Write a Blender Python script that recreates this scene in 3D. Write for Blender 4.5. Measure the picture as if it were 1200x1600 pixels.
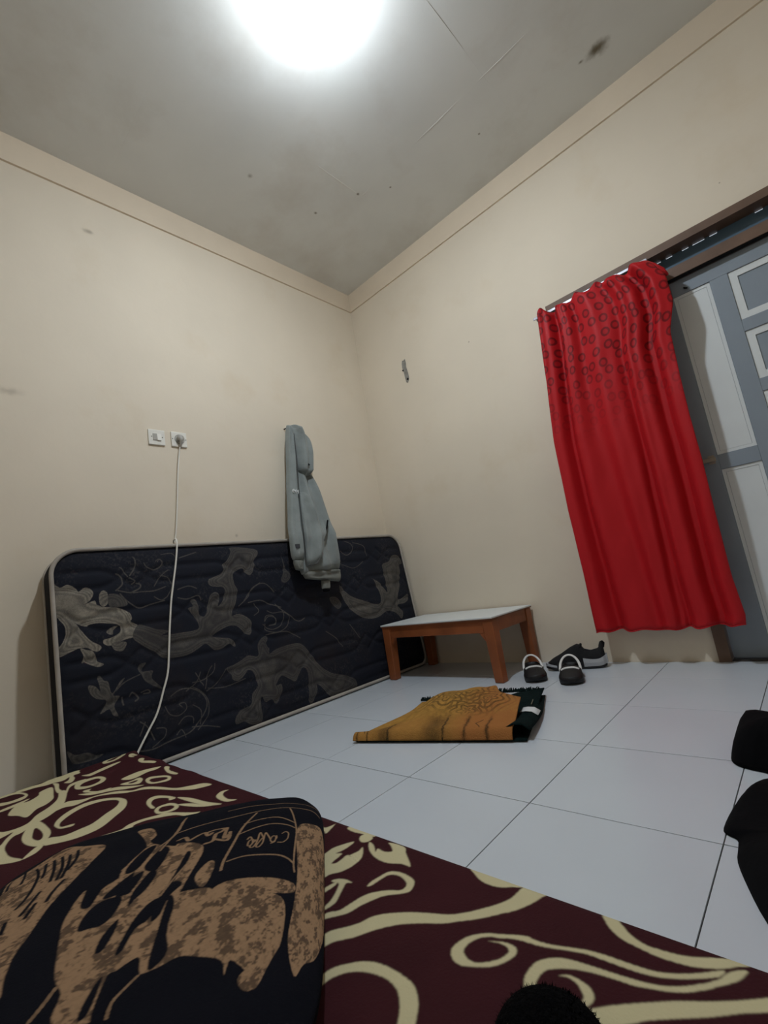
import bpy, bmesh, math, random
import numpy as np
from mathutils import Vector, Matrix

for o in list(bpy.data.objects):
    bpy.data.objects.remove(o)
S = bpy.context.scene
COL = S.collection

# ------------------------------------------------------------------ camera
cam_d = bpy.data.cameras.new('camera')
cam = bpy.data.objects.new('camera', cam_d)
COL.objects.link(cam)
S.camera = cam
cam_d.sensor_fit = 'HORIZONTAL'
cam_d.sensor_width = 36.0
cam_d.lens = 720.653 / 1200 * 36.0
cam_d.clip_start = 0.02
YAW, PITCH, ROLL = math.radians(42.185), math.radians(8.887), math.radians(-9.161)
fw = Vector((-math.sin(YAW) * math.cos(PITCH), math.cos(YAW) * math.cos(PITCH), math.sin(PITCH)))
r0 = Vector((math.cos(YAW), math.sin(YAW), 0))
u0 = r0.cross(fw)
rt = r0 * math.cos(ROLL) + u0 * math.sin(ROLL)
up = -r0 * math.sin(ROLL) + u0 * math.cos(ROLL)
M = Matrix((rt, up, -fw)).transposed().to_4x4()
M.translation = Vector((2.3705, -2.601, 0.5842))
cam.matrix_world = M

# ------------------------------------------------------------------ world and exposure
W = bpy.data.worlds.new('world')
S.world = W
W.use_nodes = True
W.node_tree.nodes['Background'].inputs[0].default_value = (0.75, 0.87, 1.0, 1)
W.node_tree.nodes['Background'].inputs[1].default_value = 0.9
S.view_settings.view_transform = 'Standard'
S.view_settings.look = 'None'
S.view_settings.exposure = 0.0
S.view_settings.gamma = 1.0
S.view_settings.use_curve_mapping = False
BULB_STRENGTH = 1000.0
BULB_COLOR = (0.90, 1.0, 1.09)

# ------------------------------------------------------------------ helpers
rnd = random.Random(7)


def lin(r, g, b):
    f = lambda c: (c / 255 / 12.92) if c / 255 <= 0.04045 else ((c / 255 + 0.055) / 1.055) ** 2.4
    return (f(r), f(g), f(b), 1.0)


def mat(name, col, rough=0.6, spec=0.5, metal=0.0, noise=0.0, nscale=8.0, bump=0.0, bscale=60.0, sheen=0.0):
    m = bpy.data.materials.new(name)
    m.use_nodes = True
    nt = m.node_tree
    b = nt.nodes['Principled BSDF']
    b.inputs['Base Color'].default_value = col
    b.inputs['Roughness'].default_value = rough
    b.inputs['Specular IOR Level'].default_value = spec
    b.inputs['Metallic'].default_value = metal
    if sheen:
        b.inputs['Sheen Weight'].default_value = sheen
    tc = nt.nodes.new('ShaderNodeTexCoord')
    if noise:
        n = nt.nodes.new('ShaderNodeTexNoise')
        n.inputs['Scale'].default_value = nscale
        n.inputs['Detail'].default_value = 5
        nt.links.new(tc.outputs['Object'], n.inputs['Vector'])
        mr = nt.nodes.new('ShaderNodeMapRange')
        mr.inputs[1].default_value = 0.3
        mr.inputs[2].default_value = 0.7
        mr.inputs[3].default_value = 1 - noise
        mr.inputs[4].default_value = 1 + noise * 0.4
        nt.links.new(n.outputs['Fac'], mr.inputs[0])
        mx = nt.nodes.new('ShaderNodeMix')
        mx.data_type = 'RGBA'
        mx.blend_type = 'MULTIPLY'
        mx.inputs[0].default_value = 1
        mx.inputs[6].default_value = col
        nt.links.new(mr.outputs[0], mx.inputs[7])
        nt.links.new(mx.outputs[2], b.inputs['Base Color'])
    if bump:
        n2 = nt.nodes.new('ShaderNodeTexNoise')
        n2.inputs['Scale'].default_value = bscale
        n2.inputs['Detail'].default_value = 3
        nt.links.new(tc.outputs['Object'], n2.inputs['Vector'])
        bp = nt.nodes.new('ShaderNodeBump')
        bp.inputs['Strength'].default_value = bump
        bp.inputs['Distance'].default_value = 0.01
        nt.links.new(n2.outputs['Fac'], bp.inputs['Height'])
        nt.links.new(bp.outputs[0], b.inputs['Normal'])
    return m


def add_socket_mix(m, fac_node_out, col2):
    """mix the current base colour towards col2 by a factor socket"""
    nt = m.node_tree
    b = nt.nodes['Principled BSDF']
    mx = nt.nodes.new('ShaderNodeMix')
    mx.data_type = 'RGBA'
    if b.inputs['Base Color'].links:
        nt.links.new(b.inputs['Base Color'].links[0].from_socket, mx.inputs[6])
    else:
        mx.inputs[6].default_value = b.inputs['Base Color'].default_value
    mx.inputs[7].default_value = col2
    nt.links.new(fac_node_out, mx.inputs[0])
    nt.links.new(mx.outputs[2], b.inputs['Base Color'])
    return mx


def obj(name, verts, faces, m, parent=None, smooth=False, loc=None, uvs=None):
    me = bpy.data.meshes.new(name)
    me.from_pydata([tuple(map(float, v)) for v in verts], [], faces)
    bm = bmesh.new()
    bm.from_mesh(me)
    bmesh.ops.recalc_face_normals(bm, faces=bm.faces)
    if uvs is not None:
        l = bm.loops.layers.uv.new('UVMap')
        for f in bm.faces:
            for lp in f.loops:
                lp[l].uv = uvs[lp.vert.index]
    if smooth:
        for f in bm.faces:
            f.smooth = True
    bm.to_mesh(me)
    bm.free()
    if m:
        me.materials.append(m)
    o = bpy.data.objects.new(name, me)
    COL.objects.link(o)
    if loc is not None:
        o.location = loc
    if parent:
        o.parent = parent
        o.matrix_parent_inverse = Matrix.Translation(-Vector(parent.location)) if parent.type == 'EMPTY' else Matrix()
    return o


def thing(name, label, cat, loc=(0, 0, 0), group=None):
    o = bpy.data.objects.new(name, None)
    o.empty_display_size = 0.05
    o.location = loc
    COL.objects.link(o)
    tag(o, label, cat, group)
    return o


def tag(o, label, cat, group=None):
    o['label'] = label
    o['category'] = cat
    if group:
        o['group'] = group
    return o


def struct(o):
    o['kind'] = 'structure'
    return o


class MB:
    """collects shapes into one mesh"""

    def __init__(s):
        s.v, s.f = [], []

    def add(s, v, f):
        n = len(s.v)
        s.v += [tuple(p) for p in v]
        s.f += [tuple(i + n for i in q) for q in f]
        return s

    def box(s, x0, x1, y0, y1, z0, z1, bev=0.0):
        if bev <= 0:
            v = [(x, y, z) for x in (x0, x1) for y in (y0, y1) for z in (z0, z1)]
            f = [(0, 1, 3, 2), (4, 6, 7, 5), (0, 4, 5, 1), (2, 3, 7, 6), (0, 2, 6, 4), (1, 5, 7, 3)]
            return s.add(v, f)
        bm = bmesh.new()
        bmesh.ops.create_cube(bm, size=1)
        for q in bm.verts:
            q.co = Vector((x0 + (q.co.x + .5) * (x1 - x0), y0 + (q.co.y + .5) * (y1 - y0), z0 + (q.co.z + .5) * (z1 - z0)))
        bmesh.ops.bevel(bm, geom=bm.edges[:], offset=bev, segments=2, affect='EDGES', profile=0.6)
        bm.verts.index_update()
        v = [q.co[:] for q in bm.verts]
        f = [[q.index for q in fc.verts] for fc in bm.faces]
        bm.free()
        return s.add(v, f)

    def hexa(s, bot, top):
        """prism between two quads (same winding)"""
        n = len(bot)
        f = [tuple(range(n))[::-1], tuple(range(n, 2 * n))]
        for i in range(n):
            j = (i + 1) % n
            f.append((i, j, n + j, n + i))
        return s.add(list(bot) + list(top), f)

    def tube(s, path, r, n=8, closed=False, flat=1.0):
        P = [Vector(p) for p in path]
        m = len(P)
        rings = []
        prev = None
        for i, p in enumerate(P):
            if closed:
                d = P[(i + 1) % m] - P[i - 1]
            else:
                d = P[min(i + 1, m - 1)] - P[max(i - 1, 0)]
            d.normalize()
            if prev is None:
                a = Vector((0, 0, 1)) if abs(d.z) < .9 else Vector((1, 0, 0))
                x = d.cross(a).normalized()
            else:
                x = (prev - d * prev.dot(d)).normalized()
            prev = x
            y = d.cross(x)
            rr = r[i] if isinstance(r, (list, tuple)) else r
            rings.append([p + (x * math.cos(2 * math.pi * k / n) + y * math.sin(2 * math.pi * k / n) * flat) * rr for k in range(n)])
        v = [q for ring in rings for q in ring]
        f = []
        for i in range(m if closed else m - 1):
            a, b = i * n, ((i + 1) % m) * n
            for k in range(n):
                f.append((a + k, a + (k + 1) % n, b + (k + 1) % n, b + k))
        if not closed:
            f.append(tuple(range(n))[::-1])
            f.append(tuple((m - 1) * n + k for k in range(n)))
        return s.add(v, f)

    def lathe(s, prof, c=(0, 0, 0), n=24):
        v, f = [], []
        for (r, z) in prof:
            for k in range(n):
                a = 2 * math.pi * k / n
                v.append((c[0] + r * math.cos(a), c[1] + r * math.sin(a), c[2] + z))
        m = len(prof)
        for i in range(m - 1):
            for k in range(n):
                f.append((i * n + k, i * n + (k + 1) % n, (i + 1) * n + (k + 1) % n, (i + 1) * n + k))
        f.append(tuple(range(n))[::-1])
        f.append(tuple((m - 1) * n + k for k in range(n)))
        return s.add(v, f)

    def build(s, name, m, parent=None, smooth=False, loc=None):
        return obj(name, s.v, s.f, m, parent, smooth, loc)


def grid_faces(nu, nv, wrap=False, off=0):
    f = []
    for i in range(nu - 1):
        for j in range(nv if wrap else nv - 1):
            k = (j + 1) % nv
            f.append((off + i * nv + j, off + i * nv + k, off + (i + 1) * nv + k, off + (i + 1) * nv + j))
    return f


def solidify(o, t, off=0.0):
    md = o.modifiers.new('solid', 'SOLIDIFY')
    md.thickness = t
    md.offset = off
    return o


def subsurf(o, n=1):
    md = o.modifiers.new('sub', 'SUBSURF')
    md.levels = n
    md.render_levels = n
    return o


def smoothstep(a, b, x):
    t = np.clip((x - a) / (b - a), 0, 1)
    return t * t * (3 - 2 * t)


# ---- flat prints computed in memory (numpy), used as masks by node materials
def vnoise(h, w, cell, seed, octs=3):
    rs = np.random.RandomState(seed)
    out = np.zeros((h, w))
    amp, tot = 1.0, 0
    for o_ in range(octs):
        cy, cx = (max(1.0, cell[0] / 2 ** o_), max(1.0, cell[1] / 2 ** o_))
        gh, gw = int(h / cy) + 3, int(w / cx) + 3
        g = rs.rand(gh, gw)
        yy, xx = np.arange(h) / cy, np.arange(w) / cx
        y0, x0 = yy.astype(int), xx.astype(int)
        fy, fx = (yy - y0)[:, None], (xx - x0)[None, :]
        fy, fx = fy * fy * (3 - 2 * fy), fx * fx * (3 - 2 * fx)
        v = (g[y0][:, x0] * (1 - fy) * (1 - fx) + g[y0 + 1][:, x0] * fy * (1 - fx) + g[y0][:, x0 + 1] * (1 - fy) * fx + g[y0 + 1][:, x0 + 1] * fy * fx)
        out += v * amp
        tot += amp
        amp *= 0.55
    return out / tot


def dec(s):
    return np.array([[float(a) for a in p.split(',')] for p in s.split()]) / 1000.0


def spline(P, closed=True, k=4):
    n = len(P)
    out = []
    rng = range(n) if closed else range(n - 1)
    for i in rng:
        if closed:
            p0, p1, p2, p3 = P[i - 1], P[i], P[(i + 1) % n], P[(i + 2) % n]
        else:
            p0, p1, p2, p3 = P[max(i - 1, 0)], P[i], P[i + 1], P[min(i + 2, n - 1)]
        for j in range(k):
            t = j / k
            out.append(0.5 * (2 * p1 + (p2 - p0) * t + (2 * p0 - 5 * p1 + 4 * p2 - p3) * t * t + (3 * p1 - p0 - 3 * p2 + p3) * t ** 3))
    if not closed:
        out.append(P[-1])
    return np.array(out)


def fill(img, P, val):
    """P: pixel coords (x,y), even-odd scanline fill"""
    h, w = img.shape
    X, Y = P[:, 0], P[:, 1]
    X2, Y2 = np.roll(X, -1), np.roll(Y, -1)
    for r in range(max(0, int(Y.min())), min(h, int(Y.max()) + 2)):
        yc = r + 0.5
        hit = ((Y <= yc) & (Y2 > yc)) | ((Y2 <= yc) & (Y > yc))
        if not hit.any():
            continue
        xs = np.sort(X[hit] + (yc - Y[hit]) * (X2[hit] - X[hit]) / (Y2[hit] - Y[hit]))
        for a, b in zip(xs[::2], xs[1::2]):
            a, b = max(0, int(round(a))), min(w, int(round(b)))
            if b > a:
                img[r, a:b] = val


def stroke(img, P, rx, ry, val):
    h, w = img.shape
    seg = []
    for a, b in zip(P[:-1], P[1:]):
        n = max(1, int(np.hypot((b[0] - a[0]) / rx, (b[1] - a[1]) / ry) * 2))
        for j in range(n):
            seg.append(a + (b - a) * j / n)
    for (cx, cy) in seg:
        x0, x1, y0, y1 = int(cx - rx), int(cx + rx) + 2, int(cy - ry), int(cy + ry) + 2
        x0, y0, x1, y1 = max(0, x0), max(0, y0), min(w, x1), min(h, y1)
        if x1 <= x0 or y1 <= y0:
            continue
        yy, xx = np.mgrid[y0:y1, x0:x1] + 0.5
        msk = ((xx - cx) / rx) ** 2 + ((yy - cy) / ry) ** 2 <= 1
        sub = img[y0:y1, x0:x1]
        if val > 0:
            sub[msk] = np.maximum(sub[msk], val)
        else:
            sub[msk] = 0


def soften(a):
    p = np.pad(a, 1, mode='edge')
    return (p[1:-1, 1:-1] * 4 + (p[:-2, 1:-1] + p[2:, 1:-1] + p[1:-1, :-2] + p[1:-1, 2:]) * 2 + p[:-2, :-2] + p[2:, 2:] + p[:-2, 2:] + p[2:, :-2]) / 16


def mask_image(name, a):
    h, w = a.shape[:2]
    im = bpy.data.images.new(name, w, h, alpha=False, float_buffer=False)
    im.colorspace_settings.name = 'Non-Color'
    buf = np.ones((h, w, 4), np.float32)
    if a.ndim == 2:
        buf[..., :3] = np.clip(a, 0, 1)[..., None]
    else:
        buf[..., :3] = np.clip(a, 0, 1)
    im.pixels.foreach_set(buf.ravel())
    im.update()
    im.pack()
    return im


def mask_node(m, im):
    nt = m.node_tree
    uv = nt.nodes.new('ShaderNodeUVMap')
    t = nt.nodes.new('ShaderNodeTexImage')
    t.image = im
    t.extension = 'EXTEND'
    nt.links.new(uv.outputs[0], t.inputs[0])
    return t
BED_PRINT = [
(1,0,'1763,-2202 1766,-2182 1781,-2162 1791,-2147 1797,-2131 1810,-2117 1838,-2100 1868,-2087 1893,-2076 1910,-2062 1925,-2044 1942,-2022 1952,-2002 1954,-1976 1954,-1951 1985,-1949 1989,-1972 1983,-1997 1969,-2022 1952,-2040 1934,-2060 1915,-2077 1897,-2093 1868,-2109 1842,-2125 1820,-2147 1804,-2171 1788,-2189 1782,-2203 1777,-2224 1769,-2238 1754,-2222'),
(1,0,'1862,-1970 1885,-1989 1905,-1995 1925,-1993 1940,-1985 1953,-1973 1952,-1946 1906,-1959 1873,-1951'),
(1,0,'1823,-2254 1819,-2243 1815,-2235 1819,-2220 1830,-2206 1846,-2193 1864,-2186 1886,-2184 1909,-2185 1925,-2188 1936,-2195 1946,-2205 1951,-2213 1957,-2224 1963,-2240 1949,-2249 1939,-2231 1931,-2219 1920,-2208 1908,-2201 1890,-2198 1868,-2201 1850,-2208 1836,-2220 1828,-2234 1826,-2247'),
(1,0,'2197,-1996 2178,-2011 2158,-2024 2140,-2032 2117,-2036 2091,-2039 2072,-2043 2058,-2048 2032,-2057 2013,-2059 1998,-2059 1970,-2071 1955,-2078 1941,-2091 1934,-2105 1932,-2120 1936,-2129 1945,-2136 1956,-2137 1969,-2131 1984,-2122 1993,-2113 1999,-2103 2003,-2091 2000,-2082 1991,-2079 1981,-2080 1976,-2082 1963,-2088 1977,-2084 1985,-2084 1992,-2087 1994,-2092 1992,-2100 1989,-2106 1980,-2116 1969,-2124 1959,-2125 1949,-2120 1945,-2113 1946,-2101 1952,-2089 1963,-2080 1973,-2077 1985,-2071 2002,-2067 2016,-2066 2034,-2062 2060,-2053 2074,-2049 2094,-2047 2121,-2044 2142,-2039 2161,-2030 2180,-2018 2195,-2006'),
(1,0,'2059,-1962 2064,-1971 2070,-1983 2082,-1996 2098,-2005 2116,-2008 2135,-2010 2153,-2009 2171,-2006 2187,-1999 2193,-1996 2207,-1985 2219,-1970 2231,-1945 2216,-1950 2202,-1968 2194,-1976 2181,-1986 2161,-1995 2137,-1999 2119,-1999 2101,-1991 2089,-1979 2084,-1969 2082,-1954'),
(1,0,'2031,-2124 2027,-2115 2026,-2104 2029,-2088 2040,-2076 2055,-2068 2075,-2064 2093,-2061 2115,-2057 2140,-2051 2161,-2041 2181,-2025 2194,-2011 2199,-2001 2206,-1991 2216,-1985 2215,-1993 2209,-2005 2192,-2024 2175,-2040 2159,-2050 2142,-2057 2126,-2063 2109,-2066 2087,-2071 2069,-2077 2054,-2085 2043,-2094 2040,-2105 2041,-2116 2047,-2127 2036,-2134'),
(1,0,'2058,-2094 2065,-2088 2075,-2087 2089,-2090 2097,-2097 2099,-2105 2096,-2114 2091,-2115 2090,-2106 2085,-2099 2077,-2093 2066,-2091'),
(1,0,'2099,-2118 2101,-2114 2118,-2097 2140,-2078 2166,-2058 2193,-2042 2215,-2027 2235,-2011 2268,-1983 2268,-2006 2236,-2029 2216,-2043 2195,-2060 2170,-2078 2145,-2098 2138,-2107 2108,-2132'),
(1,0,'1609,-2081 1606,-2053 1609,-2037 1629,-2010 1632,-2027 1629,-2042 1625,-2051 1637,-2046 1639,-2066 1642,-2080 1644,-2098'),
(1,0,'1661,-2122 1640,-2081 1648,-2071 1649,-2058 1649,-2044 1661,-2045 1654,-2043 1659,-2026 1657,-2014 1672,-2028 1680,-2042 1681,-2062 1675,-2082 1662,-2099'),
(1,0,'1634,-2000 1628,-1991 1633,-1982 1645,-1980 1654,-1984 1656,-1993 1652,-2001 1644,-2004'),
(1,0,'1658,-1997 1673,-2001 1689,-2013 1686,-2004 1703,-2005 1716,-1998 1704,-1988 1693,-1982 1707,-1976 1729,-1978 1743,-1992 1773,-2015 1754,-2016 1729,-2025 1703,-2025 1682,-2018 1668,-2009'),
(1,0,'1581,-1983 1603,-1987 1627,-1984 1653,-1979 1639,-1965 1585,-1965'),
(1,0,'1532,-2003 1543,-1988 1544,-1981 1554,-2014 1542,-2011 1533,-2021 1503,-1990'),
(1,0,'1741,-2085 1739,-2073 1742,-2058 1748,-2041 1766,-2034 1789,-2036 1802,-2041 1809,-2050 1812,-2063 1804,-2072 1782,-2088 1772,-2105 1765,-2123 1761,-2142 1751,-2157 1741,-2170 1736,-2187 1730,-2176 1734,-2159 1745,-2146 1748,-2130 1752,-2106 1762,-2089 1780,-2075 1796,-2068 1799,-2058 1794,-2050 1782,-2044 1767,-2042 1754,-2047 1749,-2061 1746,-2080'),
(1,0,'1679,-2105 1687,-2096 1701,-2091 1714,-2092 1706,-2098 1716,-2118 1727,-2140 1724,-2161 1719,-2167 1718,-2145 1710,-2125 1696,-2105 1684,-2107'),
(1,0,'1692,-2131 1684,-2127 1686,-2112 1690,-2102 1694,-2112 1693,-2128'),
(1,0,'847,-2314 819,-2302 792,-2275 778,-2235 792,-2200 819,-2177 855,-2164 897,-2164 940,-2182 968,-2213 995,-2248 1000,-2276 992,-2309 970,-2342 954,-2356 925,-2342 949,-2316 952,-2284 951,-2257 927,-2223 910,-2196 885,-2179 861,-2175 833,-2185 812,-2206 805,-2242 823,-2278 852,-2303 884,-2308 896,-2291 902,-2284 912,-2291 896,-2311 867,-2316'),
(1,0,'563,-2245 583,-2231 671,-2252 720,-2270 757,-2300 774,-2327 773,-2340 803,-2371 810,-2390 850,-2408 890,-2416 939,-2414 983,-2399 981,-2412 960,-2433 933,-2446 849,-2436 843,-2419 803,-2402 773,-2385 783,-2411 776,-2422 711,-2414 742,-2400 757,-2376 752,-2350 717,-2327 691,-2297 651,-2271 611,-2257'),
(1,0,'860,-2381 808,-2368 771,-2349 765,-2335 799,-2328 862,-2327 900,-2332 925,-2342 949,-2355 942,-2369 905,-2381'),
(0,0,'862,-2361 815,-2349 825,-2343 877,-2343 908,-2350 912,-2359 887,-2364'),
(1,0,'983,-2399 954,-2377 946,-2364 954,-2356 977,-2372 985,-2391'),
(1,0,'750,-2312 719,-2285 707,-2256 735,-2232 746,-2212 757,-2183 781,-2149 825,-2126 837,-2100 886,-2075 945,-2054 976,-2028 1004,-2004 1041,-1997 1033,-2018 1014,-2040 962,-2061 906,-2082 858,-2107 829,-2139 787,-2167 759,-2199 761,-2223 764,-2251 747,-2272 749,-2294'),
(1,0,'600,-2371 537,-2341 547,-2316 523,-2289 484,-2278 474,-2246 576,-2262 615,-2271 647,-2293 658,-2317 701,-2345 650,-2357'),
(1,0,'422,-2233 457,-2225 527,-2238 564,-2239 574,-2251 529,-2248 469,-2238'),
(1,0,'475,-2214 506,-2202 464,-2182 412,-2174 410,-2155 373,-2155 372,-2178 425,-2188 459,-2200'),
(1,0,'572,-2208 536,-2193 530,-2166 547,-2135 593,-2129 631,-2144 641,-2168 637,-2192 608,-2210'),
(0,0,'586,-2197 560,-2178 562,-2147 591,-2142 613,-2157 616,-2179'),
(1,0,'589,-2234 530,-2213 517,-2189 526,-2165 540,-2186 555,-2215 611,-2236'),
(1,0,'449,-2369 470,-2349 469,-2323 458,-2311 421,-2315 397,-2331 391,-2362 367,-2359 377,-2325 419,-2307 467,-2305 501,-2320 501,-2346 485,-2373'),
(1,0,'529,-2379 525,-2346 520,-2312 532,-2317 548,-2346 546,-2381'),
(1,0,'459,-2162 475,-2143 462,-2102 458,-2062 468,-2047 485,-2080 498,-2121 505,-2151'),
(1,0,'385,-2081 363,-2059 349,-2019 370,-2007 404,-2022 425,-2052 416,-2080'),
(0,0,'389,-2069 373,-2026 381,-2023 406,-2052'),
(1,0,'411,-2002 411,-1990 454,-1983 454,-1993 434,-1997 467,-1998 448,-2007'),
(1,0,'525,-2010 515,-1996 539,-1994 561,-2004 589,-1998 627,-1994 635,-2005 587,-2018'),
(1,0,'679,-2110 666,-2064 676,-2029 697,-1998 708,-2017 703,-2044 716,-2081 709,-2101'),
(1,0,'726,-2128 730,-2099 726,-2075 755,-2075 783,-2095 757,-2116'),
(0,0,'741,-2111 741,-2089 751,-2088 756,-2103'),
(1,0,'769,-2072 760,-2055 787,-2037 821,-2024 852,-2031 861,-2047 839,-2075 808,-2081'),
(0,0,'790,-2069 787,-2056 819,-2035 840,-2035 842,-2049 826,-2070'),
(1,0,'716,-1993 735,-1988 768,-2001 827,-2001 833,-2010 786,-2013 741,-2005'),
(1,0,'675,-2222 694,-2207 722,-2174 744,-2138 782,-2112 816,-2093 798,-2121 758,-2159 737,-2194 714,-2212'),
(1,0,'654,-2205 664,-2187 682,-2196 718,-2181 727,-2150 730,-2176 686,-2205'),
(1,0,'1020,-2147 972,-2141 944,-2125 946,-2105 982,-2090 1024,-2087 1021,-2102 999,-2097 972,-2107 965,-2121 987,-2135 1026,-2140'),
(1,0,'1025,-2083 1078,-2068 1139,-2060 1200,-2050 1182,-2064 1138,-2075 1066,-2084'),
(1,0,'1064,-2231 1056,-2212 1062,-2186 1084,-2157 1099,-2137 1163,-2106 1182,-2095 1174,-2119 1135,-2132 1106,-2158 1081,-2185 1079,-2209 1115,-2210 1104,-2227 1084,-2254 1058,-2288 1046,-2269'),
(1,0,'1045,-2148 1031,-2133 1043,-2110 1077,-2104 1099,-2112 1103,-2127 1090,-2145 1072,-2153'),
(0,0,'1057,-2143 1045,-2131 1063,-2115 1083,-2115 1089,-2129 1076,-2143'),
(1,0,'1077,-2104 1110,-2083 1149,-2073 1182,-2064 1152,-2082 1103,-2100'),
(1,0,'1133,-2031 1117,-2010 1130,-1995 1131,-2009 1153,-2022 1192,-2028 1219,-2021 1204,-2038 1166,-2039'),
(1,0,'370,-2320 371,-2287 381,-2255 362,-2221 386,-2199 412,-2210 421,-2246 404,-2276 397,-2312'),
(1,0,'362,-2221 374,-2201 364,-2172 382,-2148 408,-2182 434,-2210 400,-2242'),
]
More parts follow.
